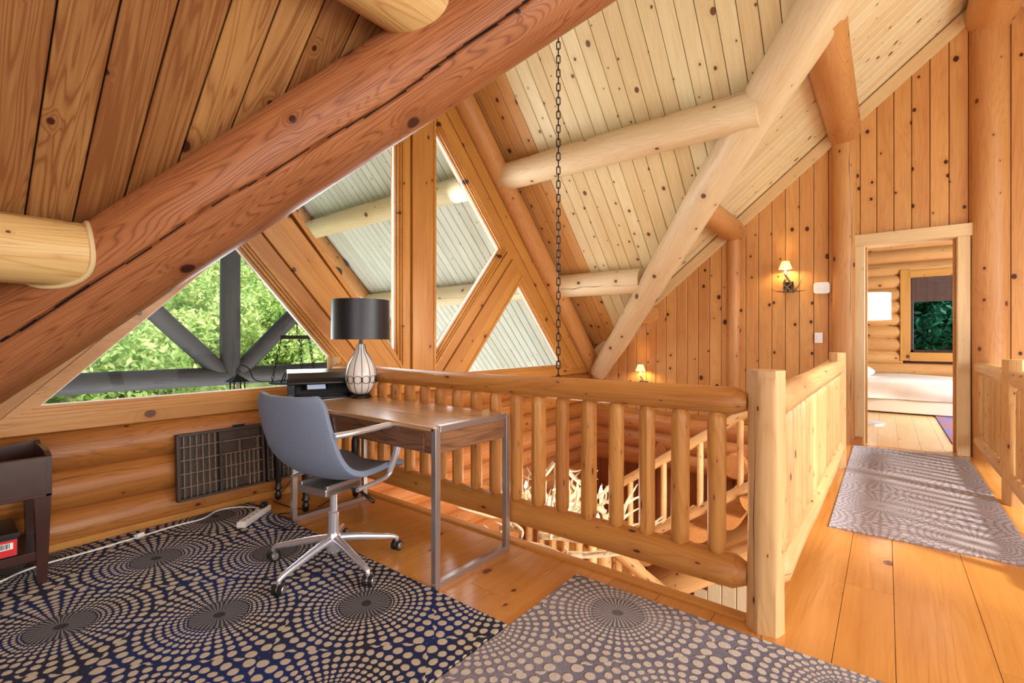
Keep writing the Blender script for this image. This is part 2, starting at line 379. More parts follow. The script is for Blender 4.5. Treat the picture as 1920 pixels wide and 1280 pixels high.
def boxm(c, s, bev=0.0):
    x, y, z = c; a, b, h = s[0] / 2, s[1] / 2, s[2] / 2
    bm = bmesh.new(); bmesh.ops.create_cube(bm, size=1.0)
    for v in bm.verts: v.co = V((x + v.co.x * 2 * a, y + v.co.y * 2 * b, z + v.co.z * 2 * h))
    if bev: bmesh.ops.bevel(bm, geom=bm.edges[:], offset=bev, segments=2, affect='EDGES', profile=0.5)
    vs_ = [v.co.copy() for v in bm.verts]; fs = [tuple(v.index for v in f.verts) for f in bm.faces]
    bm.free(); return vs_, fs
def join(*ms):
    vs_, fs = [], []
    for v, f in ms:
        k = len(vs_); vs_ += [tuple(p) for p in v]; fs += [tuple(i + k for i in q) for q in f]
    return vs_, fs
def xf(m, vf): return [m @ V(p) for p in vf[0]], vf[1]
def box(name, c, s, mat, parent=None, bev=0.003, world=True):
    """box in world (or parent-local) coordinates, origin at its centre"""
    o3 = sorted(range(3), key=lambda i: (-s[i], i)); a_, c_ = o3[0], o3[2]
    ex = [0, 0, 0]; ez = [0, 0, 0]; ex[a_] = 1; ez[c_] = 1
    v, f = boxm((0, 0, 0), (s[a_], s[o3[1]], s[c_]), bev)
    m = frame(c, ex, ez)          # grain (local x) follows the long side
    return mobj(name, v, f, mat, parent, world=m if world else None, local=None if world else m)
def tubem(pts, rad, n=10, cap=True, closed=False):
    pts = [V(p) for p in pts]; N = len(pts)
    rad = rad if isinstance(rad, (list, tuple)) else [rad] * N
    vs_, fs = [], []
    t0 = (pts[1] - pts[0]).normalized(); up = V((0, 0, 1)) if abs(t0.z) < 0.9 else V((1, 0, 0))
    nrm = (up - t0 * up.dot(t0)).normalized()
    for i, p in enumerate(pts):
        if closed: t = (pts[(i + 1) % N] - pts[i - 1]).normalized()
        else: t = (pts[min(i + 1, N - 1)] - pts[max(i - 1, 0)]).normalized()
        nrm = (nrm - t * nrm.dot(t)).normalized(); b = t.cross(nrm)
        for k in range(n):
            a = 2 * PI * k / n; vs_.append(p + (nrm * math.cos(a) + b * math.sin(a)) * rad[i])
    for i in range(N if closed else N - 1):
        j = (i + 1) % N
        for k in range(n):
            k2 = (k + 1) % n; fs.append((i * n + k, i * n + k2, j * n + k2, j * n + k))
    if cap and not closed:
        fs.append(tuple(reversed(range(n)))); fs.append(tuple(range((N - 1) * n, N * n)))
    return vs_, fs
def tube(name, pts, rad, mat, parent=None, n=10, closed=False, world=True):
    v, f = tubem(pts, rad, n, True, closed)
    if world and parent is not None:
        m = full(parent).inverted(); v = [m @ p for p in v]
    return mobj(name, v, f, mat, parent, smooth=True, sharp=40)
def lathem(prof, n=32):
    vs_, fs = [], []
    for r, z in prof:
        for k in range(n): a = 2 * PI * k / n; vs_.append((r * math.cos(a), r * math.sin(a), z))
    for i in range(len(prof) - 1):
        for k in range(n):
            k2 = (k + 1) % n; fs.append((i * n + k, i * n + k2, (i + 1) * n + k2, (i + 1) * n + k))
    fs.append(tuple(reversed(range(n)))); fs.append(tuple(range((len(prof) - 1) * n, len(prof) * n)))
    return vs_, fs
def bez(p, n=10):
    """Catmull-Rom through p"""
    p = [V(q) for q in p]; P = [p[0] * 2 - p[1]] + p + [p[-1] * 2 - p[-2]]; out = []
    for i in range(1, len(P) - 2):
        a, b, c, d = P[i - 1], P[i], P[i + 1], P[i + 2]
        for k in range(n):
            t = k / n
            out.append(0.5 * ((2 * b) + (c - a) * t + (2 * a - 5 * b + 4 * c - d) * t * t + (3 * b - a - 3 * c + d) * t ** 3))
    out.append(p[-1]); return out
def taper(r0, r1, n): return [r0 + (r1 - r0) * i / (n - 1) for i in range(n)]
def logm(L, r0, r1, seed=0, n=24, seg=None, wob=0.03, tip0=0.0, tip1=0.0, facets=0, groove=None, bend=0.0):
    """peeled log along +x from 0 to L; tip = length of a tapered (tenoned) end"""
    rr = random.Random(seed); seg = seg or max(8, int(L / 0.12)); ph = [rr.uniform(0, 6.28) for _ in range(9)]
    vs_, fs = [], []; xs = [L * i / seg for i in range(seg + 1)]
    if tip0: xs = [0.0, tip0] + [x for x in xs if x > tip0 * 1.3]
    if tip1: xs = [x for x in xs if x < L - tip1 * 1.3] + [L - tip1, L]
    for x in xs:
        s = x / L; r = r0 + (r1 - r0) * s
        if tip0 and x < tip0: r *= 0.62
        if tip1 and x > L - tip1: r *= 0.62
        by = bend * math.sin(PI * s) + r * wob * 0.7 * math.sin(x * 1.3 + ph[6]); bz = r * wob * 0.7 * math.sin(x * 1.7 + ph[7])
        for k in range(n):
            a = 2 * PI * k / n
            q = 1 + wob * (0.5 * math.sin(2 * a + x * 0.9 + ph[0]) + 0.35 * math.sin(3 * a + x * 2.3 + ph[1]) + 0.3 * math.sin(5 * a - x * 3.1 + ph[2]) + 0.3 * math.sin(x * 7 + ph[3] + a))
            if facets:
                fa = (a + ph[4] + 0.09 * math.sin(x * 3 + ph[5])) % (2 * PI / facets) - PI / facets
                q *= math.cos(PI / facets) / math.cos(fa) * 0.85 + 0.15
            if groove:
                g = (a - groove(x) + PI) % (2 * PI) - PI
                q *= 1 - 0.11 * max(0.0, 1 - abs(g) / 0.05)
            vs_.append((x, by + r * q * math.sin(a), bz + r * q * math.cos(a)))
    m_ = len(xs)
    for i in range(m_ - 1):
        for k in range(n):
            k2 = (k + 1) % n; fs.append((i * n + k2, i * n + k, (i + 1) * n + k, (i + 1) * n + k2))
    fs.append(tuple(range(n))); fs.append(tuple(reversed(range((m_ - 1) * n, m_ * n))))
    return vs_, fs
SEED = [10]
def log(name, p0, p1, r0, r1, mat, parent=None, up=(0, 0, 1), **k):
    SEED[0] += 1; p0, p1 = V(p0), V(p1); d = p1 - p0
    if abs(d.normalized().z) > 0.9 and up == (0, 0, 1): up = (1, 0, 0)
    v, f = logm(d.length, r0, r1, seed=k.pop('seed', SEED[0]), **k)
    return mobj(name, v, f, mat, parent, world=frame(p0, d, up), smooth=True, sharp=38)

# ================================================================== GEOMETRY CONSTANTS
Y0, ZR, XR = 2.977, 4.46, 0.80        # dormer axis, ridge height, main ridge
M1, M2 = 1.03, 0.83                    # slopes of dormer / main roof
XW, YW = -3.46, 6.28                   # gable wall and door wall faces
VK = M1 / M2
def zmain(x): return ZR - M2 * abs(XR - x)
def zdorm(y): return ZR - M1 * abs(y - Y0)
BW = 0.14                              # board pitch

# ================================================================== ROOF / CEILING
ceil = thing('ceiling', kind='structure', loc=(0, 0, ZR))
c1, s1 = 1 / math.hypot(1, M1), M1 / math.hypot(1, M1)
c2, s2 = 1 / math.hypot(1, M2), M2 / math.hypot(1, M2)
GAP = 0.0028
# dormer slopes: boards run from the dormer ridge down
k = 0; x = XR - BW
while x > -8.3:
    for sg in (1, -1):
        xa, xb = x, x + BW
        if x > -3.25:
            da, db = (XR - xa) / VK, (XR - xb) / VK
        else: da = db = 4.15
        if x <= -3.25 and x > XW: da = db = 3.32
        if x > -3.25: da, db = (da - .07, db - .07) if sg < 0 else (da + .16, db + .16)
        if da <= 0.02: continue
        la, lb = da / c1, db / c1
        m = frame((0, Y0, ZR), (0, sg * c1, -s1), (0, -sg * s1, -c1))
        # local y axis = z cross x
        yd = m.to_3x3() @ V((0, 1, 0)); sy = 1 if yd.x > 0 else -1
        GP = .005 if x < XW else GAP
        P = [(0, sy * (xa + GP)), (la, sy * (xa + GP)), (lb, sy * (xb - GP)), (0, sy * (xb - GP))]
        # centre the object on its board
        cy = sy * (xa + xb) / 2
        P = [(p[0], p[1] - cy) for p in P]; mm = m @ Matrix.Translation((0, cy, 0))
        board('plank', P, 0.02, 'porch_plank' if x < XW - 0.1 else ('plank_edge' if x < -3.0 else 'plank_pale'), ceil, mm)
    x -= BW
# main roof, window side (two parts) and the far side of the ridge
y = -2.52
while y < YW - 0.01:
    ya, yb = y, min(y + BW, YW)
    def xs_(yy):
        if yy < Y0: d = Y0 + 0.30 - yy
        else: d = yy - Y0
        return max(XR - VK * d, -3.45)
    ym = (ya + yb) / 2
    m = frame((XR, 0, ZR), (-c2, 0, -s2), (s2, 0, -c2))
    yd = m.to_3x3() @ V((0, 1, 0)); sy = 1 if yd.y > 0 else -1
    la, lb = (XR - xs_(ya)) / c2, (XR - xs_(yb)) / c2
    P = [(0, sy * (ya + GAP)), (la, sy * (ya + GAP)), (lb, sy * (yb - GAP)), (0, sy * (yb - GAP))]
    cy = sy * ym; P = [(p[0], p[1] - cy) for p in P]
    if max(la, lb) > 0.15: board('plank', P, 0.02, 'plank_near' if ym < Y0 else 'plank_streak', ceil, m @ Matrix.Translation((0, cy, 0)))
    m = frame((XR, 0, ZR), (c2, 0, -s2), (-s2, 0, -c2))
    yd = m.to_3x3() @ V((0, 1, 0)); sy = 1 if yd.y > 0 else -1
    l_ = 3.5 / c2; P = [(0, -BW / 2 + GAP), (l_, -BW / 2 + GAP), (l_, (yb - ya) - BW / 2 - GAP), (0, (yb - ya) - BW / 2 - GAP)]
    if 2.0 < ym < 5.0: P = [(min(p[0], 1.0 / c2), p[1]) for p in P]  # boards cut short, unseen gap added to let sun onto the bridge
    board('plank', P, 0.02, 'plank_streak', ceil, m @ Matrix.Translation((0, sy * (ya + BW / 2), 0)))
    y += BW
# dark decking right above the boards
def slab(name, pts, th, mat, parent=None, kind=None):
    n = len(pts); pts = [V(p) for p in pts]
    vs_ = pts + [p + V((0, 0, th)) for p in pts]
    fs = [tuple(range(n)), tuple(reversed(range(n, 2 * n)))] + [(i, i + n, (i + 1) % n + n, (i + 1) % n) for i in range(n)]
    o = mobj(name, vs_, fs, mat, parent)
    if kind: o['kind'] = kind
    return o
e = 0.035
def dz(p, h=e): return (p[0], p[1], p[2] + h)
vb = 3.3
for sg in (1, -1):
    pts = [(XR, Y0, ZR), (XR - VK * vb, Y0 + sg * vb, ZR - M1 * vb), (-3.25, Y0 + sg * vb, ZR - M1 * vb)]
    pts = [(XR, Y0, ZR), (-3.3, Y0 + sg * vb, ZR - M1 * vb), (-3.46, Y0 + sg * vb, ZR - M1 * vb), (-3.46, Y0 + sg * 4.15, ZR - M1 * 4.15), (-8.3, Y0 + sg * 4.15, ZR - M1 * 4.15), (-8.3, Y0, ZR)]
    slab('roof_dormer', [dz(p) for p in pts], 0.12, 'roofing', kind='structure')
def mp(x, y): return (x, y, zmain(x) + e)
xe = -3.7
slab('roof_main_near', [mp(XR, -2.7), mp(xe, -2.7), mp(xe, Y0 - (XR - xe) / VK + .28), mp(XR, Y0 + .28)], 0.12, 'roofing', kind='structure')
slab('roof_main_far', [mp(XR, Y0 + .03), mp(XR, 11.2), mp(-3.7, 11.2), mp(-3.7, Y0 + (XR + 3.7) / VK + .03)], 0.12, 'roofing', kind='structure')
for A_, B_, C_, D_ in ((XR, 1.8, -2.7, 11.2), (1.8, 4.3, -2.7, 2.0), (1.8, 4.3, 5.0, 11.2)): slab('roof_main_east', [mp(A_, C_), mp(B_, C_), mp(B_, D_), mp(A_, D_)], 0.12, 'roofing', kind='structure')  # decking left open over the added sun gap

# ================================================================== BIG LOGS
# near valley log
def ax_near(x):
    yv = Y0 + 0.30 - (XR - x) / VK
    f = -x * SN + yv * CS; u = (x * CS + yv * SN) / f; px = 960 + FPX * u; py = 645 - 0.6516 * px
    return V((x, yv, CAMH + (HOR - py) * f / FPX))
pa, pb = ax_near(-2.9), ax_near(-1.2)
dv = (pb - pa)
p_lo = pa - dv * 0.33; p_hi = pa + dv * 2.02
def gr(x): return 4.18 + 0.10 * math.sin(x * 1.6 + 0.6) + 0.05 * math.sin(x * 4.1) + 0.02 * math.sin(x * 11)
nearlog = thing('valley_log', 'thick reddish log with a long crack, running diagonally across the upper left above the desk', 'log beam', loc=p_lo)
log('log', p_lo, p_hi, 0.192, 0.188, 'log_red', nearlog, n=220, seg=150, wob=0.02, groove=gr, seed=3)
NL = bpy.data.objects[-1] if False else [o_ for o_ in nearlog.children][0]
NL.data.materials.append(M['crack'])
for p_ in NL.data.polygons:
    c_ = p_.center; a_ = math.atan2(c_.y, c_.z); g_ = (a_ - gr(c_.x) + PI) % (2 * PI) - PI
    if abs(g_) < 0.017 + 0.008 * math.sin(c_.x * 2.3): p_.material_index = 1  # groove faces painted dark to deepen the shade inside the crack
NEAR = (p_lo.copy(), (p_hi - p_lo).normalized(), 0.190)
# far valley log
q0, q1 = V((-3.30, 6.24, 0.64)), V((0.55, 3.18, 4.27))
far = thing('valley_log', 'pale peeled log climbing diagonally from the corner by the small wall lamp to the ridge', 'log beam', loc=q0)
log('log', q0, q1, 0.125, 0.195, 'log_pale', far, n=40, seg=60, wob=0.05, seed=5)
FAR = (q0.copy(), (q1 - q0).normalized(), 0.155)

def meet(p, d, r, AX):
    """points where a log surface (axis p,d radius r) meets the log AX"""
    p, d = V(p), V(d).normalized(); up = V((0, 0, 1)); a = (up - d * up.dot(d)).normalized(); b = d.cross(a); out = []
    for k in range(36):
        th = 2 * PI * k / 36; o = p + (a * math.cos(th) + b * math.sin(th)) * r
        w_ = o - AX[0]; dp = d - AX[1] * d.dot(AX[1]); wp = w_ - AX[1] * w_.dot(AX[1])
        A = dp.dot(dp); B = 2 * dp.dot(wp); Cc = wp.dot(wp) - (AX[2] * 1.0) ** 2; D = B * B - 4 * A * Cc
        if D < 0: return None
        s = (-B - math.sqrt(D)) / (2 * A); out.append(o + d * s)
    return out
def purlin(label, p0, p1, r, mat, AX=None, group=None, seed=None):
    t = thing('roof_purlin', label, 'log beam', loc=p0, group=group)
    log('log', p0, p1, r, r, mat, t, n=32, wob=0.025, seed=seed or SEED[0])
    if AX:
        c = meet(p0, V(p1) - V(p0), r * 1.03, AX)
        if c: tube('caulk_bead', c, 0.010, 'caulk', t, n=8, closed=True)
    return t
zp = lambda x: 2.44 + 0.83 * (x + 1.48) - 0.02
for (x, lab_n, lab_f, r) in ((-2.55, 'honey coloured log end jutting in from the left edge of the picture', 'lowest round log end sticking out of the board wall beside the pale log', .13),
                          (-1.48, 'honey coloured log with a dark split, entering at the top left', 'middle log with rounded end resting on the board wall', .13),
                          (-0.36, None, 'reddish log leaning down to the post left of the doorway', .15)):
    Z = 1.455 if x == -2.55 else (2.45 if x == -1.48 else 3.36)
    if lab_n:
        purlin(lab_n, (x, -2.4, Z), (x, NEAR[0].y + 5, Z), r, 'log_end', NEAR) if False else None
        # end the log inside the valley log
        t_ = (x - NEAR[0].x) / NEAR[1].x; ye = NEAR[0].y + NEAR[1].y * t_
        purlin(lab_n, (x, -2.4, Z), (x, ye, Z), r, 'log_end', NEAR)
    t_ = (x - FAR[0].x) / FAR[1].x; ye = FAR[0].y + FAR[1].y * t_
    if x == -2.55: ye = 5.75
    purlin(lab_f, (x, YW + 0.1 if x != -0.36 else YW + .06, Z), (x, ye, Z), r, 'log_post')
purlin('thick ridge log at the top right corner of the picture', (0.78, YW + .06, 4.16), (0.78, -2.4, 4.16), 0.19, 'log_post')
# dormer purlins (through the gable wall to the porch)
for (Y, Z, lab) in ((4.20, 2.96, 'upper pale horizontal log under the plank slope, reaching the diagonal log'), (5.37, 1.81, 'lower pale horizontal log under the plank slope, near the corner')):
    t_ = (Y - FAR[0].y) / FAR[1].y; xe_ = FAR[0].x + FAR[1].x * t_ - .06
    t = purlin(lab, (-8.1, Y, Z), (xe_, Y, Z), 0.15, 'log_pale')
    c = meet((-8.1, Y, Z), (1, 0, 0), 0.153, FAR)
    if c: tube('caulk_bead', c, 0.009, 'caulk', t, n=8, closed=True)
    Yl = 2 * Y0 - Y
    purlin('log under the left porch roof slope, ' + ('upper one' if Z > 2 else 'lower one'), (-8.1, Yl, Z), (XW + .1, Yl, Z), 0.15, 'log_pale')
purlin('ridge log of the dormer and porch roof', (-8.1, Y0, ZR - .25), (0.7, Y0, ZR - .25), 0.17, 'log_pale')

# ================================================================== GABLE WALL (wall_left)
wl_ = thing('wall_left', kind='structure', loc=(XW, Y0, 0))
# local frame of the gable: x = +Y world, y = +Z world, z = +X world (into the room)
def GM(x0=XW): return Matrix(((0, 0, 1, x0), (1, 0, 0, Y0), (0, 1, 0, 0), (0, 0, 0, 1)))
G1, GT = 1.04, 3.43
def hz(y): return GT - G1 * abs(y)
W1 = [(-2.567, .76), (-1.594, hz(1.594)), (-.69, .76)]
W2 = [(-1.23, hz(1.23)), (-.242, hz(.242)), (-.242, .985)]
mir = lambda P: [(-a, b) for a, b in P][::-1]
def gboard(P, mat='trim', x=XW, th=0.03, name='board', grain=None, bev=0.004, parent=None):
    """board on the gable wall; its grain direction becomes the object's local x"""
    P = [V(p) for p in P]; c = sum(P, V((0, 0))) / len(P)
    if grain is None:
        i = max(range(len(P)), key=lambda i: (P[(i + 1) % len(P)] - P[i]).length); grain = P[(i + 1) % len(P)] - P[i]
    g = V(grain).normalized(); h = V((-g.y, g.x))
    Q = [((p - c).dot(g), (p - c).dot(h)) for p in P]
    L = Matrix(((g.x, h.x, 0, c.x), (g.y, h.y, 0, c.y), (0, 0, 1, 0), (0, 0, 0, 1)))
    return board(name, Q, th, mat, parent or wl_, GM(x) @ L, bev)
# sill board and rake boards, diagonal bands, centre post
gboard([(-3.2, .625), (3.2, .625), (3.2, .70), (-3.2, .70)])
FR = 0.06
n1 = V((-G1, 1)).normalized()      # outward normal of left rake in (y,z)? slope up to right -> normal up-left
def rake(sg, o0, o1, x, z_lo=.70, mat='trim'):
    """board parallel to the rake between perpendicular offsets o0..o1"""
    h = math.hypot(1, G1)
    def zline(y, o): return GT + o * h - G1 * abs(y)
    def ylow(o): return (GT + o * h - z_lo) / G1
    P = [(0, zline(0, o0)), (ylow(o0), z_lo), (ylow(o1), z_lo), (0, zline(0, o1))]
    P = [(sg * a, b) for a, b in P]
    return gboard(P, mat, x, grain=(sg, -G1))
for sg in (1, -1):
    rake(sg, FR, .215, XW); rake(sg, .219, .37, XW + .012); rake(sg, .374, .72, XW - .02)
    hh = .53 * math.hypot(1, G1)
    log('rake_log', (XW + .0, Y0 + sg * 3.42, GT + hh - G1 * 3.42), (XW + .0, Y0 + sg * 0.02, GT + hh - G1 * .02), .135, .135, 'log_post', wl_, n=24, wob=.02)
# diagonal bands
for sg in (1, -1):
    sl = 1.127; h = math.hypot(1, sl)
    # line through W1 right edge : z = z1 - sl*(y-y1)
    def band(o0, o1, x, mat='trim', ztop=None, sg=sg):
        # o measured perpendicular from W1's inner edge toward the centre
        def zl(y, o): return hz(1.594) - sl * (y + 1.594) + o * h
        # top cut by rake line (offset FR), bottom at z=.70 / centre post y=-.242+...
        def top(o):
            # zl = GT + FRo - G1*|y| with y<0 -> GT + k + G1*y
            kk = GT + FR * math.hypot(1, G1)
            y = (hz(1.594) - sl * 1.594 + o * h - kk) / (G1 + sl); return (y, kk + G1 * y)
        def bot(o):
            y = -1.594 + (hz(1.594) + o * h - .70) / sl
            if y > -.18: y = -.18; return (y, zl(y, o))
            return (y, .70)
        P = [top(o0), bot(o0), bot(o1), top(o1)]
        if bot(o0)[0] < -.181 and bot(o1)[0] >= -.1801: P = [top(o0), bot(o0), (-.18, .70), bot(o1), top(o1)]
        P = [(-a * sg, b) for a, b in P]
        gboard(P, mat, x, grain=(sg, sl))
    band(FR, .175, XW + .003); band(.179, .325, XW + .022); band(.329, .435, XW + .003)
for a, b, x in ((-.185, -.105, XW + .004), (-.101, .075, XW + .03), (.079, .185, XW + .004)):
    gboard([(a, .70), (b, .70), (b, 3.75), (a, 3.75)], x=x, grain=(0, 1))
# windows
def window(idx, P):
    t = thing('window_%d' % idx, kind='structure', loc=(XW, Y0 + P[0][0], P[0][1]))
    rings = []
    prof = [(-FR - .004, -.10), (-FR - .004, .012), (-FR + .018, .012), (-FR + .018, -.002), (-FR + .034, -.002), (-FR + .034, -.018), (-FR + .052, -.018), (-FR + .052, -.04), (.006, -.04), (.006, -.10)]
    n = len(P); vs_, fs = [], []
    for o, dd in prof:
        Q = poly_offset(P, o); vs_ += [(q.x, q.y, dd) for q in Q]
    for k in range(len(prof) - 1):
        for i in range(n):
            j = (i + 1) % n; fs.append((k * n + i, k * n + j, (k + 1) * n + j, (k + 1) * n + i))
    mobj('window_frame', vs_, fs, 'trim', t, world=GM())
    Q = poly_offset(P, .002)
    v, f = prism(Q, .006); mobj('pane', v, f, 'glass', t, world=GM(XW - .06))
    # blue grey outer gasket
    prof = [(.0, -.055), (.012, -.055), (.012, -.075)]
    vs_, fs = [], []
    for o, dd in prof:
        Q = poly_offset(P, o); vs_ += [(q.x, q.y, dd) for q in Q]
    for k in range(2):
        for i in range(n):
            j = (i + 1) % n; fs.append((k * n + i, k * n + j, (k + 1) * n + j, (k + 1) * n + i))
    mobj('gasket', vs_, fs, 'white', t, world=GM())
window(1, W1); window(2, W2); window(3, mir(W2)); window(4, mir(W1))
# solid wall core behind the boards (bands between the panes)
def core(P): gboard(P, 'backing', XW - .04, .10, 'wall_core', bev=0)
core([(-5.6, -2.75), (3.5, -2.75), (3.5, .69), (-5.6, .69)])
for sg in (1, -1):
    h = math.hypot(1, G1); f_ = lambda a, o: (sg * a, GT + o * h - G1 * a)
    core([f_(0, .07), f_(3.6, .07), f_(3.6, .72), f_(0, .72)])
    core([(sg * -1.50, 1.80), (sg * -.55, .69), (sg * -.18, .69), (sg * -.18, .90), (sg * -1.30, 2.16)])
core([(-.18, .69), (.18, .69), (.18, 3.6), (-.18, 3.6)])
# side wall part of the near left, low eave wall
# horizontal wall logs
zt = .62; pitch = .212
i = 0
while zt > -2.7:
    zc = zt - pitch / 2
    y_a = -2.4 if zt > 0.0 else 2.0
    log('wall_log', (XW - .075, y_a, zc), (XW - .075, YW + .05, zc), .119, .119, 'log_wall' if zt > 0 else 'log_low', wl_, n=26, seg=40, wob=.03)
    zt -= pitch; i += 1
box('baseboard_left', (XW + .03, -.2, .02), (.03, 4.5, .05), 'trim')['kind'] = 'structure'

# ================================================================== DOOR WALL (wall_back)
wb = thing('wall_back', kind='structure', loc=(0, YW, 0))
# local frame for vertical boards on the door wall: x = up, z = -Y (into room), y = z cross x
def BM(x, z0): return frame((x, YW, z0), (0, 0, 1), (0, -1, 0))
DX0, DX1, DZ = -.18, .538, 2.10
x = -3.44
while x < 4.2:
    xa, xb = x + .0025, x + BW - .0025
    za = .13 if x < -.5 else 0.0
    segs = []
    if xb > DX0 - .05 and xa < DX1 + .05: za = DZ + .06
    ta, tb = zmain(xa) + .02, zmain(xb) + .02
    m = BM(x + BW / 2, za); yd = (m.to_3x3() @ V((0, 1, 0))).x; sy = 1 if yd > 0 else -1
    P = [(0, sy * (xa - x - BW / 2)), (ta - za, sy * (xa - x - BW / 2)), (tb - za, sy * (xb - x - BW / 2)), (0, sy * (xb - x - BW / 2))]
    if xb < DX0 - .09 or xa > DX1 + .08 or za > 1: board('board', P, .02, 'board', wb, m, .005)
    else:
        board('board', P, .02, 'board', wb, m, .005)
    x += BW
# core panels behind boards around the doorway
def bcore(x0, x1, z0, z1): 
    o = box('wall_core', ((x0 + x1) / 2, YW + .07, (z0 + z1) / 2), (x1 - x0, .10, z1 - z0), 'backing', wb, bev=0)
for a, b in ((-3.5, -2.5), (-2.5, -1.8), (-1.8, -1.1), (-1.1, -.6)): bcore(a, b, -2.75, zmain(a) + .05)
bcore(-.6, DX0, -2.75, zmain(-.6) + .05); bcore(DX1, 1.3, -2.75, 4.05); bcore(DX0, DX1, DZ, 4.0); bcore(DX0, DX1, -2.75, -.03)
bcore(1.3, 2.0, -2.75, 3.6); bcore(2.0, 4.2, -2.75, zmain(4.2) + .1)
bcore(-.6, 1.3, 3.2, 4.05)
# rake trim board under the slope
for sg in (-1, 1):
    L = 4.35 if sg < 0 else 3.5
    m = frame((XR, YW - .002, ZR - .02), (sg * c2, 0, -s2), (0, -1, 0)); yd = m.to_3x3() @ V((0, 1, 0)); s_ = -1 if yd.z > 0 else 1
    board('rake_trim', [(0, 0), (L / c2 if sg < 0 else L, 0), (L / c2 if sg < 0 else L, s_ * .125), (0, s_ * .125)], .03, 'casing', wb, frame((XR, YW - .03, ZR - .02), (sg * c2, 0, -s2), (0, -1, 0)))
# lower logs and boards of the door wall seen through the stairwell
for k in range(3):
    zc = .10 - .12 - .235 * k
    log('wall_log', (XW, YW + .04, zc), (-.2, YW + .04, zc), .14, .14, 'log_low', wb, n=24, seg=24)
box('trim_1', (-1.9, YW - .03, .115), (3.2, .04, .05), 'trim')['kind'] = 'structure'
x = XW + .02
while x < 0.2:
    m = BM(x + BW / 2, -2.75); P = [(0, -.067), (2.15, -.067), (2.15, .067), (0, .067)]
    board('lower_board', P, .02, 'red_board', wb, m, .005); x += BW
log('log_end', (-1.42, YW + .1, -.40), (-1.42, YW - .22, -.40), .14, .14, 'log_low', wb, seg=4)
log('log_end', (-2.42, YW + .1, -.36), (-2.42, YW - .18, -.36), .13, .13, 'log_low', wb, seg=4)
# wall posts (half logs)
log('wall_post', (-.36, YW - .01, 0.0), (-.36, YW - .01, 3.30), .105, .11, 'log_post', wb, wob=.01, up=(0, -1, 0))
log('wall_post', (.76, YW - .01, 0.0), (.76, YW - .01, 4.1), .125, .13, 'log_post', wb, wob=.02, up=(0, -1, 0))
log('wall_post', (-1.48, YW + .02, .14), (-1.48, YW + .02, 2.4), .075, .08, 'log_post', wb, wob=.01, up=(0, -1, 0))
# doorway: casing, jamb, hinges
door = thing('door_1', kind='structure', loc=(DX0, YW, 0))
box('casing', (DX0 - .05, YW - .03, DZ / 2), (.10, .035, DZ), 'casing', door)
box('casing', (DX1 + .045, YW - .03, DZ / 2), (.09, .035, DZ), 'casing', door)
box('casing', ((DX0 + DX1) / 2, YW - .035, DZ + .06), (DX1 - DX0 + .22, .045, .12), 'casing', door)
box('jamb', (DX0 - .012, YW + .07, DZ / 2), (.026, .17, DZ), 'casing', door)
box('jamb', (DX1 + .012, YW + .07, DZ / 2), (.026, .17, DZ), 'casing', door)
box('jamb', ((DX0 + DX1) / 2, YW + .07, DZ + .012), (DX1 - DX0, .17, .026), 'casing', door)
box('door_stop', (DX0 + .012, YW + .10, DZ / 2), (.02, .04, DZ), 'trim', door)
box('door_stop', (DX1 - .012, YW + .10, DZ / 2), (.02, .04, DZ), 'trim', door)
for z in (.30, 1.12, 1.90):
    box('hinge', (DX0 + .006, YW + .135, z), (.012, .05, .10), 'bronze', door, bev=.004)

# ================================================================== FLOOR
floor = thing('floor', kind='structure', loc=(0, 0, 0))
HX0, HX1, HY0, HY1 = XW, -.42, 2.05, YW      # stair opening
edges = [-3.46, -3.2, -2.98, -2.73, -2.5, -2.24, -2.0, -1.76, -1.5, -1.27, -1.0, -.78, -.55, -.37, -.15, .025, .30, .55, .80]
while edges[-1] < 4.2: edges.append(edges[-1] + R.uniform(.2, .27))
rr = random.Random(21)
for a, b in zip(edges[:-1], edges[1:]):
    mid = (a + b) / 2
    yend = HY0 if mid < -.42 else (YW - .01 if mid < .85 else 2.3)
    yy = -2.5 + rr.uniform(-1.5, 0)
    while yy < yend:
        y2 = min(yy + rr.uniform(1.6, 3.2), yend)
        if yend - y2 < .4: y2 = yend
        ya = max(yy, -2.5)
        if y2 > ya + .05:
            m = frame((mid, ya, 0), (0, 1, 0), (0, 0, 1)); hw = (b - a) / 2 - .0009
            board('plank', [(0.0008, -hw), (y2 - ya - .0008, -hw), (y2 - ya - .0008, hw), (0.0008, hw)], .02, 'floor', floor, m, .0012)
        yy = y2
box('subfloor', (.4, -.235, -.115), (7.7, 4.57, .19), 'backing', floor, bev=0)
box('subfloor', (.22, 4.16, -.115), (1.26, 4.22, .19), 'backing', floor, bev=0)
box('stair_edge_trim', (-1.95, HY0 + .022, -.004), (3.05, .05, .035), 'trim', floor)
box('stair_edge_trim', (-.40, 4.15, -.005), (.05, 4.0, .035), 'trim', floor)
box('edge_trim', (.86, 4.2, -.005), (.05, 4.1, .035), 'trim', floor)
# lower storey floor
lf = thing('floor_lower', kind='structure', loc=(0, 4, -2.76))
x = -3.4
while x < 4.2:
    m = frame((x + .11, -1, -2.75), (0, 1, 0), (0, 0, 1)); board('plank', [(0, -.109), (7.3, -.109), (7.3, .109), (0, .109)], .02, 'floor', lf, m, .0015); x += .22
# other walls that close the room
o = box('wall_front', (.4, -2.56, .9), (8.2, .1, 7.4), 'board', bev=0); o['kind'] = 'structure'
o = box('wall_lower_front', (.4, 1.0, -1.5), (8.2, .1, 2.5), 'board', bev=0); o['kind'] = 'structure'

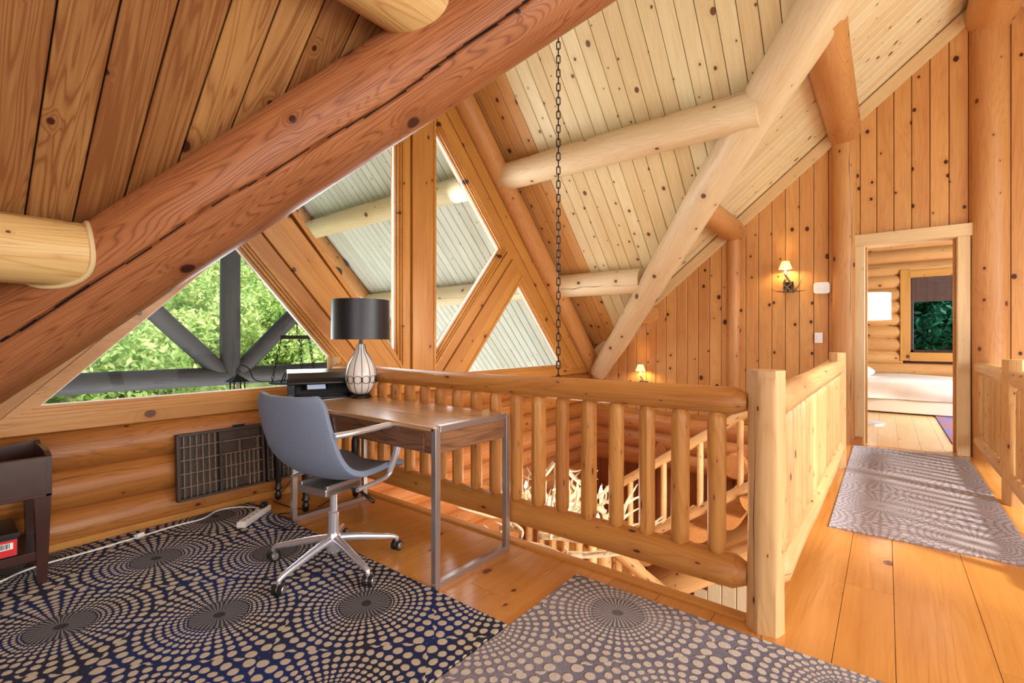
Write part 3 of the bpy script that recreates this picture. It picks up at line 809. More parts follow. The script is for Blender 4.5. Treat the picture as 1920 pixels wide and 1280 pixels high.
# ================================================================== LOG RAILINGS
def railing(label, A, B, z_top, r_top, z_bot, r_bot, spacing, mat, posts=(), first=.18, rb=.037, mat_b=None, zslope=0, mat_p=None):
    A, B = V(A), V(B); d = (B - A); L = d.length; u = d.normalized()
    t = thing('log_railing', label, 'railing', loc=(A.x, A.y, 0))
    up = (0, 0, 1)
    log('top_rail', A + V((0, 0, z_top)), B + V((0, 0, z_top + zslope * L)), r_top, r_top, mat, t, n=24, wob=.045, tip0=.05, tip1=.05, facets=8)
    log('bottom_rail', A + V((0, 0, z_bot)), B + V((0, 0, z_bot + zslope * L)), r_bot, r_bot, mat, t, n=24, wob=.04, tip0=.05, tip1=.05, facets=8)
    s = first
    while s < L - .07:
        p = A + u * s; z = zslope * s
        rj = rb * R.uniform(.94, 1.1)
        log('baluster', p + V((0, 0, z_bot + r_bot * .75 + z)), p + V((0, 0, z_top - r_top * .75 + z)), rj, rj, mat_b or mat, t, n=16, seg=10, wob=.04, tip0=.025, tip1=.025, facets=7)
        s += spacing
    for (p0_, p1_, h, r) in posts:
        p = (p0_, p1_)
        log('post', V((p[0], p[1], 0)), V((p[0], p[1], h)), r, r * .97, mat_p or 'rail_pale', t, n=28, wob=.035, facets=7, seg=14, up=(0, -1, 0))
    return t
railing('log railing behind the desk, running from the window wall to the thick corner post', (-.43, 2.06, 0), (-3.40, 2.06, 0), .868, .058, .185, .068, .149, 'rail', posts=[(-.367, 2.06, 1.0, .069)], first=.12)
railing('log railing on the left side of the carpeted bridge to the doorway', (-.36, 2.13, 0), (-.335, 4.95, 0), .868, .062, .185, .066, .135, 'rail_pale', posts=[(-.335, 5.02, 1.0, .065)], first=.13)
railing('log railing on the right side of the bridge, ending at the wall by the doorway', (.70, 6.20, 0), (.69, 4.72, 0), .85, .062, .17, .062, .135, 'rail_pale', posts=[(.69, 4.62, .98, .075)], first=.13)
railing('short log railing at the right edge of the picture, in front of the square post', (.69, 4.54, 0), (.69, 3.0, 0), .85, .062, .17, .062, .135, 'rail_pale', first=.13)
# slim post against the gable wall
hp = log('half_post', (-3.40, 2.06, 0), (-3.40, 2.06, .98), .05, .05, 'rail_pale', None, wob=.02, seg=8); meta(hp, 'slim pale half post at the window wall, ending the railing behind the desk lamp', 'post')

# ================================================================== STAIRS
st = thing('log_staircase', 'log staircase going down along the board wall, with half log treads and its own railing', 'staircase', loc=(-.4, 5.6, 0))
sl = .71
for k in range(1, 8):
    xx = -.40 - .28 * k; z = -.2 * k
    v, f = [], []; n = 16; r = .145
    pr = [(r * math.cos(PI + PI * i / n), r * math.sin(PI + PI * i / n)) for i in range(n + 1)]
    for yy in (4.93, 6.2):
        v += [(xx + a, yy, z + b) for a, b in pr]
    m_ = n + 1
    for i in range(n): f.append((i, i + 1, m_ + i + 1, m_ + i))
    f.append((n, 0, m_, m_ + n)); f.append(tuple(reversed(range(m_)))); f.append(tuple(range(m_, 2 * m_)))
    c0 = V((xx, 4.93, z)); mm = frame(c0, (0, 1, 0), (0, 0, 1)); mi = mm.inverted()
    mobj('tread', [mi @ V(p) for p in v], f, 'log_post', st, world=mm)
def sr(x, z0): return V((x, 5.02, z0 + sl * (x + .37)))
log('stringer', sr(-.45, -.50) + V((0, .06, 0)), sr(-2.45, -.50) + V((0, .06, 0)), .12, .13, 'rail_pale', st)
log('stringer', sr(-.45, -.45) + V((0, 1.1, 0)), sr(-2.45, -.45) + V((0, 1.1, 0)), .12, .13, 'log_post', st)
log('stair_top_rail', sr(-.37, .90), sr(-2.40, .90), .05, .05, 'rail_pale', st, facets=8, wob=.03)
log('stair_bottom_rail', sr(-.37, .17), sr(-2.40, .17), .05, .05, 'rail_pale', st, facets=8, wob=.03)
x = -.55
while x > -2.35:
    log('stair_baluster', sr(x, .19), sr(x, .87), .034, .034, 'rail_pale', st, n=14, seg=6, facets=7); x -= .19
log('stair_post', (-2.45, 5.02, -2.2), (-2.45, 5.02, -.35), .08, .08, 'rail_pale', st, n=20)
# landing
v, f = boxm((0, 0, 0), (1.05, 1.5, .06)); mobj('landing', v, f, 'floor', st, world=Matrix.Translation((-2.92, 5.45, -1.45)))
# grey boarded wall under the stairs
ug = thing('wall_stair', kind='structure', loc=(-1.2, 5.15, -2.7))
x = -2.3
while x < -.3:
    top = -.62 + sl * (x + .37); m = frame((x + .07, 5.12, -2.75), (0, 0, 1), (0, -1, 0))
    board('board', [(0, -.067), (top + 2.75, -.067), (top + 2.75, .067), (0, .067)], .02, 'grey_board', ug, m, .006); x += .14
# lower flight railing, seen under the bottom rail
lr = thing('lower_stair_railing', 'pale log railing of the lower stair flight, glimpsed beneath the near railing', 'railing', loc=(-2.3, 4.5, -1.2))
a0, a1 = V((-2.28, 4.6, -1.10)), V((-.70, 4.6, -1.86))
log('top_rail', a0, a1, .06, .06, 'rail_pale', lr, facets=8)
log('bottom_rail', a0 - V((0, 0, .62)), a1 - V((0, 0, .62)), .05, .05, 'rail_pale', lr, facets=8)
for k in range(10):
    p = a0.lerp(a1, (k + .5) / 10); log('baluster', p - V((0, 0, .6)), p, .04, .04, 'rail_pale', lr, n=14, seg=6, facets=7)
log('newel_post', (-2.36, 4.6, -2.75), (-2.36, 4.6, -.95), .085, .085, 'rail_pale', lr, n=20)
lr2 = thing('landing_railing', 'pale log balusters of the lower landing, seen behind the antler chandelier', 'railing', loc=(-3.3, 4.35, -1.4))
log('top_rail', (-3.36, 4.5, -.86), (-2.4, 4.58, -.86), .05, .05, 'rail_pale', lr2, facets=8)
for k in range(6):
    xx = -3.28 + .165 * k; log('baluster', (xx, 4.5, -1.72), (xx, 4.5, -.9), .052, .052, 'rail_pale', lr2, n=14, seg=6, facets=7)
log('bottom_rail', (-3.36, 4.5, -1.72), (-2.4, 4.58, -1.72), .05, .05, 'rail_pale', lr2, facets=8)
br = log('knee_brace', (-2.95, 4.6, -.55), (-2.0, 4.7, -1.32), .08, .08, 'rail_pale', None, facets=8); meta(br, 'pale diagonal log brace slanting down behind the near bottom rail', 'log brace')

# ================================================================== RUGS
def rug(label, x0, x1, y0, y1, org, mat, z=.0):
    t = .012; n = 4
    v, f = boxm(((x0 + x1) / 2 - org[0], (y0 + y1) / 2 - org[1], z + t / 2), (x1 - x0, y1 - y0, t), .003)
    o = mobj('rug', v, f, mat, world=Matrix.Translation((org[0], org[1], 0))); return meta(o, label, 'rug')
rug('large charcoal rug with beige dots and starbursts under the office chair', -3.40, -1.158, -2.2, 1.44, (-2.106, .772), 'rug_dark')
rug('grey dotted rug with starbursts, in front of the corner post', -1.15, .9, -1.6, 1.95, (-.856, 1.775), 'rug_grey')
rug('pale grey starburst rug lying on the bridge before the doorway', -.27, .60, 3.39, 6.10, (-.03, 3.99), 'rug_hall')

# ================================================================== DESK
DX, DY, DW, DD, DH = -2.87, 1.445, 1.30, .53, .725
t = thing('writing_desk', 'walnut writing desk with square steel frame legs, standing before the log railing', 'desk', loc=(DX, DY, 0))
box('desk_top', (DX + DW / 2, DY + DD / 2, DH - .011), (DW - .03, DD, .022), 'desktop', t)
box('apron', (DX + DW / 2, DY + .02, DH - .075), (DW - .06, .02, .10), 'walnut', t)
box('apron', (DX + DW / 2, DY + DD - .02, DH - .075), (DW - .06, .02, .10), 'walnut', t)
o = box('apron', (DX + DW - .025, DY + DD / 2, DH - .075), (.018, DD - .06, .10), 'walnut', t)
box('apron', (DX + .025, DY + DD / 2, DH - .075), (.018, DD - .06, .10), 'walnut', t)
box('drawer_front', (DX + DW * .5, DY + .006, DH - .075), (DW - .16, .012, .085), 'walnut', t)
for xx in (DX + .018, DX + DW - .015):
    s = .03; v, f = join(boxm((0, s / 2, DH / 2 - .002), (s, s, DH - .008), .002), boxm((0, DD - s / 2, DH / 2 - .002), (s, s, DH - .008), .002), boxm((0, DD / 2, s / 2), (s, DD - 2 * s, s), .002), boxm((0, DD / 2, DH - s / 2 + .004), (s, DD - 2 * s, s), .002))
    mobj('leg_frame', v, f, 'steel', t, world=Matrix.Translation((xx, DY, 0)))

# ================================================================== OFFICE CHAIR
CX, CY, CR = -2.135, 1.292, math.radians(9)
ch = thing('office_chair', 'grey blue upholstered office chair with polished armrests on five castors', 'chair', loc=(CX, CY, 0), rz=CR)
prof = bez([(-.285, .865), (-.265, .76), (-.235, .66), (-.195, .57), (-.135, .50), (-.05, .463), (.06, .455), (.16, .462), (.235, .455), (.262, .44)] if False else [(-.285, .865, 0), (-.262, .76, 0), (-.232, .66, 0), (-.192, .57, 0), (-.130, .50, 0), (-.045, .463, 0), (.06, .458, 0), (.16, .466, 0), (.232, .462, 0), (.265, .448, 0)], 4)
nu = len(prof); nv = 21; vs_, fs = [], []
for i, p in enumerate(prof):
    s = i / (nu - 1)
    hw = .225 + .02 * math.sin(PI * min(1, s * 1.2)) - .012 * s
    # rounded ends
    e0 = min(1, s / .07); e1 = min(1, (1 - s) / .08)
    rd = min((1 - (1 - e0) ** 2.5) * .16 + .84, (1 - (1 - e1) ** 2.5) * .2 + .80)
    hw *= rd
    tg = (prof[min(i + 1, nu - 1)] - prof[max(i - 1, 0)]).normalized(); nr = V((-tg.y, tg.x, 0))  # toward the sitter
    if nr.y < 0 and s > .5: nr = -nr
    if nr.x < 0 and s < .4: nr = -nr
    for j in range(nv):
        q = -1 + 2 * j / (nv - 1); c = .045 * abs(q) ** 2.4 * (1 - .35 * s)
        vs_.append((hw * q, p.x + nr.x * c, p.y + nr.y * c))
for i in range(nu - 1):
    for j in range(nv - 1):
        a = i * nv + j; fs.append((a, a + 1, a + nv + 1, a + nv))
o = mobj('seat_shell', vs_, fs, 'fabric', ch, local=Matrix.Identity(4), smooth=True)
md = o.modifiers.new('solid', 'SOLIDIFY'); md.thickness = .028; md.offset = 0
md = o.modifiers.new('bev', 'BEVEL'); md.width = .011; md.segments = 3; md.limit_method = 'ANGLE'; md.angle_limit = math.radians(50)
for s in (1, -1):
    P = bez([(s * .245, -.20, .70), (s * .262, -.12, .703), (s * .268, .02, .705), (s * .268, .15, .705)], 6) + bez([(s * .268, .175, .698), (s * .266, .180, .67), (s * .256, .165, .56), (s * .236, .145, .46)], 5)
    rr_ = taper(.014, .014, len(P))
    v, f = tubem(P, rr_, 12); v2 = [V((q.x + (q.x - s * .262) * .35, q.y, q.z)) for q in v]
    mobj('armrest', v2, f, 'chrome', ch, smooth=True, sharp=40)
    v, f = tubem(bez([(s * .236, .146, .462), (s * .232, .10, .440), (s * .228, -.06, .428)], 5), .011, 10)
    mobj('arm_bracket', v, f, 'chrome', ch, smooth=True, sharp=40)
v, f = join(boxm((0, -.02, .408), (.20, .22, .035), .006), boxm((-.09, -.02, .415), (.02, .20, .05), .004), boxm((.09, -.02, .415), (.02, .20, .05), .004)); mobj('seat_plate', v, f, 'steel', ch)
v, f = tubem([(.05, .02, .400), (.15, .03, .385), (.27, .0, .365)], [.006, .006, .009], 8); mobj('height_lever', v, f, 'black_plastic', ch, smooth=True)
v, f = lathem([(.024, .10), (.026, .10), (.026, .15), (.024, .27), (.017, .275), (.017, .40)], 24); mobj('gas_column', v, f, 'chrome', ch, smooth=True, sharp=40)
v, f = lathem([(.020, .07), (.030, .075), (.036, .10), (.036, .15), (.028, .17)], 24); mobj('hub', v, f, 'chrome', ch, smooth=True, sharp=40)
leg_me = cw_me = None
for k, a in enumerate((356, 68, 140, 212, 284)):
    a = math.radians(a) - CR
    m = Matrix.Rotation(a, 4, 'Z')
    if leg_me is None:
        P = bez([(.015, 0, .142), (.10, 0, .130), (.22, 0, .105), (.290, 0, .090), (.312, 0, .078), (.315, 0, .055)], 5)
        v, f = tubem(P, taper(.021, .009, len(P)), 12); leg_me = mesh('leg', v, f, 'chrome', True, 50)
        def wheel(y):
            v_, f_ = lathem([(.006, -.009), (.022, -.009), (.026, -.007), (.0265, 0), (.026, .007), (.022, .009), (.006, .009)], 20)
            return [V((p[0], y + p[2], p[1] + .0275)) for p in v_], f_
        cw_me = mesh('caster', *join(wheel(-.014), wheel(.014)), 'black_plastic', True, 40)
        hub_v, hub_f = lathem([(.001, -.026), (.015, -.026), (.017, -.024), (.017, .024), (.015, .026), (.001, .026)], 16)
        hub_me = mesh('caster_hub', [V((p[0], p[2], p[1] + .0275)) for p in hub_v], hub_f, 'steel', True, 40)
    lg = put(bpy.data.objects.new('leg', leg_me), ch, local=m)
    cm = m @ Matrix.Translation((.315, 0, 0.0125)) @ Matrix.Rotation([2.2, .6, 2.9, 1.0, .3][k], 4, 'Z')
    c = put(bpy.data.objects.new('caster', cw_me), ch, local=cm)
    put(bpy.data.objects.new('caster_hub', hub_me), c)

# ================================================================== DESK LAMP
LX, LY = -2.79, 1.89
lp = thing('table_lamp', 'table lamp with black drum shade and white wire-caged body on the desk', 'lamp', loc=(LX, LY, DH))
v, f = lathem([(.066, 0), (.070, .004), (.070, .012), (.058, .022), (.050, .026)], 40); mobj('base', v, f, 'bronze', lp, smooth=True, sharp=40)
bp = [(.046, .026), (.070, .045), (.090, .085), (.100, .135), (.098, .175), (.084, .225), (.060, .270), (.038, .305), (.028, .335), (.026, .36)]
def brad(z):
    for (r0, z0), (r1, z1) in zip(bp[:-1], bp[1:]):
        if z0 <= z <= z1: return r0 + (r1 - r0) * (z - z0) / (z1 - z0)
    return .026
bz_ = bez([(r, z, 0) for r, z in bp], 4)
v, f = lathem([(p.x, p.y) for p in bz_], 48); mobj('body', v, f, 'ceramic', lp, smooth=True, sharp=60)
wv_, wf_ = [], []
parts = []
for k in range(12):
    a = 2 * PI * k / 12; P = [((p.x + .001) * math.cos(a), (p.x + .001) * math.sin(a), p.y) for p in bz_]
    parts.append(tubem(P, .0018, 6))
for k in range(12):
    a = 2 * PI * (k + .5) / 12; r = .100; c = V((r * math.cos(a), r * math.sin(a), .125)); tx = V((-math.sin(a), math.cos(a), 0))
    P = [c + tx * (.025 * math.cos(b)) + V((0, 0, .025 * math.sin(b))) + V((math.cos(a), math.sin(a), 0)) * .001 for b in [2 * PI * i / 20 for i in range(20)]]
    parts.append(tubem(P, .0018, 6, closed=True))
v, f = join(*parts); mobj('wire_cage', v, f, 'iron', lp, smooth=True)
v, f = lathem([(.016, .355), (.018, .36), (.012, .37), (.012, .40), (.018, .405), (.018, .43)], 20); mobj('neck', v, f, 'steel', lp, smooth=True, sharp=40)
v, f = lathem([(.188, .391), (.190, .391), (.190, .655), (.188, .655), (.186, .655), (.186, .391)], 64)
f = f[:-2] + [tuple((5 * 64 + k, 5 * 64 + (k + 1) % 64, (k + 1) % 64, k)) for k in range(64)]
mobj('lamp_shade', v, f, 'shade_dark', lp, smooth=True, sharp=40)
v, f = join(tubem([(-.187, 0, .64), (.187, 0, .64)], .002, 6), tubem([(0, -.187, .64), (0, .187, .64)], .002, 6), tubem([(0, 0, .42), (0, 0, .672)], .003, 8), lathem([(.002, .664), (.009, .668), (.009, .676), (.002, .682)], 12))
mobj('finial', v, f, 'steel', lp, smooth=True, sharp=40)

# ================================================================== SIDE TABLE + PRINTER
TX0, TX1, TY0, TY1, TH = -3.37, -2.93, 1.56, 2.0, .69
tb = thing('side_table', 'dark side table with turned legs behind the desk, carrying the printer', 'table', loc=((TX0 + TX1) / 2, (TY0 + TY1) / 2, 0))
box('table_top', ((TX0 + TX1) / 2, (TY0 + TY1) / 2, TH - .0125), (TX1 - TX0 + .06 - .06, TY1 - TY0 + .02, .025), 'black_wood', tb, bev=.006)
for yy in (TY0 + .03, TY1 - .03): box('apron', ((TX0 + TX1) / 2, yy, TH - .075), (TX1 - TX0 - .06, .02, .10), 'black_wood', tb)
for xx in (TX0 + .03, TX1 - .03): box('apron', (xx, (TY0 + TY1) / 2, TH - .075), (.02, TY1 - TY0 - .06, .10), 'black_wood', tb)
lm = mesh('leg', *lathem([(.012, 0), (.020, .01), (.022, .04), (.014, .06), (.026, .075), (.018, .10), (.020, .13), (.027, .30), (.028, .40), (.018, .43), (.030, .45), (.030, .47), (.022, .49), (.030, .51), (.030, .665)], 20), 'black_wood', True, 50)
for xx in (TX0 + .035, TX1 - .035):
    for yy in (TY0 + .035, TY1 - .035): put(bpy.data.objects.new('leg', lm), tb, world=Matrix.Translation((xx, yy, 0)))
pr = thing('printer', 'black all in one inkjet printer with tilted display, on the dark table by the window', 'printer', loc=(-3.13, 1.80, TH), rz=math.radians(-26))
# local: front faces +x, width along y
def prx(P, y0, y1):
    """extrude profile P (x,z) between y0 and y1"""
    n = len(P); v = [(a, y0, b) for a, b in P] + [(a, y1, b) for a, b in P]
    f = [tuple(range(n)), tuple(reversed(range(n, 2 * n)))] + [(i, i + n, (i + 1) % n + n, (i + 1) % n) for i in range(n)]
    return v, f
W = .22
v, f = join(prx([(-.17, .015), (.15, .015), (.165, .03), (.165, .125), (.06, .15), (-.17, .15)], -W, -W + .045),
            prx([(-.17, .015), (.15, .015), (.165, .03), (.165, .125), (.06, .15), (-.17, .15)], W - .045, W),
            prx([(-.17, .015), (.05, .015), (.06, .15), (-.17, .15)], -W + .045, W - .045))
o = mobj('body', v, f, 'black_plastic', pr)
v, f = prx([(-.175, .150), (.06, .150), (.175, .122), (.180, .135), (.165, .165), (.10, .200), (-.14, .212), (-.175, .195)], -W - .003, W + .003); 
o = mobj('scanner_lid', v, f, 'black_plastic', pr); md = o.modifiers.new('b', 'BEVEL'); md.width = .008; md.segments = 3
v, f = prx([(.04, .055), (.150, .062), (.165, .075), (.06, .122), (.04, .122)], -W + .050, W - .050); mobj('control_panel', v, f, 'grey_plastic', pr)
m = Matrix.Translation((.122, -.05, .100)) @ Matrix.Rotation(math.radians(24), 4, 'Y')
v, f = boxm((0, 0, 0), (.085, .16, .012), .003); mobj('display_bezel', v, f, 'black_plastic', pr, local=m)
v, f = boxm((0, .01, .007), (.062, .115, .002)); mobj('display', v, f, 'screen', pr, local=m)
v, f = boxm((.09, 0, .035), (.20, .30, .012), .003); mobj('paper_tray', v, f, 'grey_plastic', pr)
v, f = boxm((0, 0, .008), (.32, .42, .016), .004); mobj('foot', v, f, 'grey_plastic', pr)
v, f = join(boxm((.16, -W + .02, .04), (.02, .03, .05), .004),); mobj('front_corner_cover', v, f, 'grey_plastic', pr)

# ================================================================== TYPE TRAYS
def tray(label, y0, y1, z0, z1, cols, rows, seed, lean=.03):
    t = thing('letterpress_tray', label, 'wooden tray', loc=(XW + .09, y0, z0))
    rq = random.Random(seed); L = y1 - y0; H = z1 - z0; tf = Matrix.Translation((XW + .078, y0, z0)) @ Matrix.Rotation(math.radians(-4), 4, 'Y')
    def bb(name, cy, cz, sy, sz, sx=.035, mat='tray', cx=.0175):
        v, f = boxm((0, 0, 0), (sx, sy, sz), .0015 if sx > .03 else 0); mobj(name, v, f, mat, t, world=tf @ Matrix.Translation((cx, cy, cz)))
    bb('back_panel', L / 2, H / 2, L, H, .004, 'tray', .002)
    bb('rim', L / 2, .008, L, .016, .04); bb('rim', L / 2, H - .008, L, .016, .04); bb('rim', .008, H / 2, .016, H, .04); bb('rim', L - .008, H / 2, .016, H, .04)
    bb('centre_bar', L * .47, H / 2, .014, H - .03, .036)
    for i in range(1, rows): bb('divider', L * .235, H * i / rows, L * .45, .004, .028, 'tray_edge', .016)
    for i in range(1, cols): bb('divider', L * .47 * i / cols + .005, H / 2, .004, H - .03, .026, 'tray_edge', .016)
    for i in range(1, rows): bb('divider', L * .735, H * i / rows, L * .5, .004, .028, 'tray_edge', .016)
    for i in range(1, 9):
        yy = L * (.48 + .5 * i / 9); z_b = H * (0 if rq.random() < .6 else 1 / rows); z_e = H * (3 / rows if rq.random() < .6 else 4 / rows) if rows > 4 else H * .75
        bb('divider', yy, (z_b + z_e) / 2, .004, z_e - z_b - .004, .026, 'tray_edge', .016)
    bb('handle_pull', L * .7, H + .008, .07, .014, .014, 'iron')
tray('dark letterpress type tray with small compartments leaning on the log wall', 1.0, 1.515, .13, .535, 7, 5, 4)
tray('second dark type tray on the log wall, half hidden behind the side table', 1.53, 1.99, .13, .535, 6, 5, 9)

# ================================================================== PLANTER TABLE AT LEFT EDGE + BOX
lx0, lx1, ly0, ly1 = -3.36, -3.00, -.42, .405
tt = thing('dough_box_table', 'dark stained box table with tapered legs at the left edge', 'table', loc=((lx0 + lx1) / 2, (ly0 + ly1) / 2, 0))
box('side_panel', (lx1 - .012, (ly0 + ly1) / 2, .495), (.02, ly1 - ly0, .18), 'dark_wood', tt)
# rear side with scooped top edge
P = [(ly0, .405)] + [(ly1, .405)] + [(ly1 - (ly1 - ly0) * s, .60 + .02 * (1 - math.sin(PI * s)) - .02 * math.sin(PI * s)) for s in [i / 14 for i in range(15)]]
v = [(lx0, a, b) for a, b in P] + [(lx0 + .02, a, b) for a, b in P]; n = len(P)
mobj('side_panel', v, [tuple(range(n)), tuple(reversed(range(n, 2 * n)))] + [(i, i + n, (i + 1) % n + n, (i + 1) % n) for i in range(n)], 'dark_wood', tt, world=Matrix.Identity(4))
for yy in (ly0 + .01, ly1 - .01):
    P = [(lx0, .405), (lx1, .405), (lx1 - .0, .585)] + [(lx1 - (lx1 - lx0) * s, .595 + .012 * math.sin(PI * s)) for s in (.2, .4, .6, .8)] + [(lx0, .62)]
    n = len(P); v = [(a, yy - .01, b) for a, b in P] + [(a, yy + .01, b) for a, b in P]
    mobj('end_panel', v, [tuple(range(n)), tuple(reversed(range(n, 2 * n)))] + [(i, i + n, (i + 1) % n + n, (i + 1) % n) for i in range(n)], 'dark_wood', tt, world=Matrix.Identity(4))
box('bottom_panel', ((lx0 + lx1) / 2, (ly0 + ly1) / 2, .41), (lx1 - lx0, ly1 - ly0, .015), 'dark_wood', tt)
for xx in (lx0 + .025, lx1 - .025):
    for yy in (ly0 + .025, ly1 - .03):
        v, f = [], []
        for z, s in ((0.012, .016), (.35, .026), (.405, .027)): v += [(-s, -s, z), (s, -s, z), (s, s, z), (-s, s, z)]
        f = [(3, 2, 1, 0), (8, 9, 10, 11)] + [(4 * k + i, 4 * k + (i + 1) % 4, 4 * k + 4 + (i + 1) % 4, 4 * k + 4 + i) for k in range(2) for i in range(4)]
        mobj('leg', v, f, 'dark_wood', tt, world=Matrix.Translation((xx, yy, 0)))
box('shelf', ((lx0 + lx1) / 2, (ly0 + ly1) / 2, .15), (lx1 - lx0 - .04, ly1 - ly0 - .04, .018), 'dark_wood', tt)
box('shelf_rail', (lx1 - .02, (ly0 + ly1) / 2, .14), (.016, ly1 - ly0 - .06, .04), 'dark_wood', tt)
bx = thing('cardboard_box', 'flat black box with a red barcode end on the lower shelf of the dark table', 'box', loc=(-3.15, .1, .16))
box('box_body', (-3.15, .15, .205), (.26, .30, .09), 'black_plastic', bx)
box('box_lid', (-3.15, .15, .255), (.27, .31, .02), 'black_plastic', bx)
box('red_label', (-3.018, .21, .202), (.006, .17, .07), 'red', bx, bev=.001)
box('barcode_patch', (-3.0145, .24, .212), (.003, .085, .028), 'white', bx, bev=0)
vv = [boxm((0, .208 + .0045 * i, .213), (.002, .0018 if i % 3 else .003, .022)) for i in range(15)]
v, f = join(*vv); mobj('barcode_lines', v, f, 'black_plastic', bx, world=Matrix.Translation((-3.0125, 0, 0)))

# ================================================================== CORDS, POWER STRIP
a_, b_ = fl(455, 986, .02), fl(498, 956, .02)
ps = thing('power_strip', 'white power strip lying on the dark rug by the wall', 'power strip', loc=a_)
d_ = (b_ - a_).normalized(); L = .30
mm = frame(a_ + V((0, 0, -.008)) + d_ * .13, d_, (0, 0, 1))
v, f = boxm((0, 0, .02), (L, .055, .035), .006); mobj('body', v, f, 'white', ps, world=mm)
for k in range(5):
    v, f = join(boxm((-.12 + .045 * k, -.006, .0385), (.012, .003, .002)), boxm((-.12 + .045 * k, .008, .0385), (.012, .003, .002)), boxm((-.105 + .045 * k, .001, .0385), (.004, .005, .002)))
    mobj('socket', v, f, 'grey_plastic', ps, world=mm)
v, f = join(boxm((.09, 0, .05), (.03, .03, .03), .005), boxm((.12, .0, .052), (.02, .035, .03), .005)); mobj('plug', v, f, 'black_plastic', ps, world=mm)
def cord(label, pts, r, mat, z=.018, extra=None):
    P = bez([V((p[0], p[1], p[2] if len(p) > 2 else z)) for p in pts], 6)
    return tube('cord', P, r, mat, ps)
cord('white extension cord running along the foot of the log wall', [fl(495, 953, .02)] + [fl(*p, .016) for p in ((460, 950), (430, 952), (405, 958), (380, 972), (330, 985), (270, 1003), (180, 1030), (90, 1055), (40, 1072), (0, 1090), (-60, 1110))], .0045, 'white')
o = tube('plug_adapter', [fl(255, 1006, .03), fl(268, 1001, .03)], .014, 'white', ps, n=12)
cord('black cord looping from the power strip towards the desk leg', [fl(500, 972, .03), fl(520, 985, .02), fl(545, 992, .02), fl(548, 975, .02), fl(520, 965, .02), fl(545, 962, .01), fl(575, 968, .01)], .004, 'black_plastic')
cord('black cord running on the floor beneath the side table', [fl(512, 938, .006), fl(530, 946, .006), fl(560, 953, .006), fl(600, 948, .006), fl(640, 915, .2), fl(650, 860, .45)], .0035, 'black_plastic')
cord('thin black cable hanging beside the turned table leg', [fl(516, 932, .006), fl(535, 915, .05), fl(552, 885, .15), fl(556, 850, .35)], .003, 'black_plastic')

# ================================================================== ANTLERS
def antler(base, dirn, up, L, r=.016, seed=0, tines=3, curl=.5):
    rq = random.Random(seed); base, dirn, up = V(base), V(dirn).normalized(), V(up).normalized(); side = dirn.cross(up)
    P = [base + dirn * (L * s) + up * (L * curl * s * s) + side * (L * .08 * math.sin(3 * s + seed)) for s in (0, .25, .5, .75, 1)]
    C_ = bez(P, 5); ms = [tubem(C_, [max(.003, r * (1 - .8 * (i / (len(C_) - 1)) ** 1.5)) for i in range(len(C_))], 8)]
    for k in range(tines):
        s = .18 + .26 * k; q = C_[int(s * (len(C_) - 1))]
        td = (up * .95 + dirn * rq.uniform(.1, .5) + side * rq.uniform(-.35, .35)).normalized(); l = L * rq.uniform(.28, .42)
        T = bez([q, q + td * l * .5 + dirn * l * .1, q + td * l + dirn * l * -.05 + up * l * .15], 4)
        ms.append(tubem(T, taper(r * .62, .002, len(T)), 7))
    return join(*ms)
HX, HY = -1.93, 3.01
cd = thing('antler_chandelier', 'antler chandelier with lit candle bulbs hanging on a long chain over the stairwell', 'chandelier', loc=(HX, HY, -.15))
Rc = .36
for k in range(13):
    a = 2 * PI * k / 13 + .2; cpos = V((HX + Rc * math.cos(a), HY + Rc * math.sin(a), -.32 + .09 * (k % 2)))
    tg = V((-math.sin(a), math.cos(a), .05)); out = V((math.cos(a), math.sin(a), .55))
    v, f = antler(cpos - tg * .22, tg + V((math.cos(a), math.sin(a), 0)) * .25, out, .56, .025, k, 3, .42); mobj('antler', v, f, 'antler', cd, world=Matrix.Identity(4), smooth=True)
for k in range(9):
    a = 2 * PI * k / 9; cpos = V((HX + .06 * math.cos(a), HY + .06 * math.sin(a), -.12))
    v, f = antler(cpos, V((math.cos(a), math.sin(a), -.1)), V((0, 0, 1)), .42, .021, 20 + k, 3, .5); mobj('antler', v, f, 'antler', cd, world=Matrix.Identity(4), smooth=True)
for k in range(4):
    a = 2 * PI * k / 4 + .5; v, f = antler(V((HX + .03 * math.cos(a), HY + .03 * math.sin(a), .20)), V((math.cos(a) * .6, math.sin(a) * .6, -1)), V((math.cos(a), math.sin(a), 0.3)), .40, .018, 40 + k, 2, .35); mobj('antler', v, f, 'antler', cd, world=Matrix.Identity(4), smooth=True)
v, f = lathem([(.01, -.30), (.04, -.28), (.025, -.1), (.035, .1), (.02, .26), (.008, .28)], 14); mobj('centre_stem', [V(p) + V((HX, HY, 0)) for p in v], f, 'antler_dark', cd, world=Matrix.Identity(4), smooth=True)
cm_ = mesh('candle', *lathem([(.013, 0), (.013, .07), (.008, .075)], 12), 'candle', True, 40)
bm_ = mesh('bulb', *lathem([(.004, .075), (.014, .095), (.015, .105), (.008, .13), (.001, .15)], 12), 'bulb', True)
for k in range(8):
    a = 2 * PI * k / 8 + .45; m = Matrix.Translation((HX + .43 * math.cos(a), HY + .43 * math.sin(a), -.20))
    c = put(bpy.data.objects.new('candle', cm_), cd, world=m); put(bpy.data.objects.new('bulb', bm_), c)
light('chandelier_glow', 'POINT', (HX, HY, -.05), 22, (1, .85, .62), radius=.25)
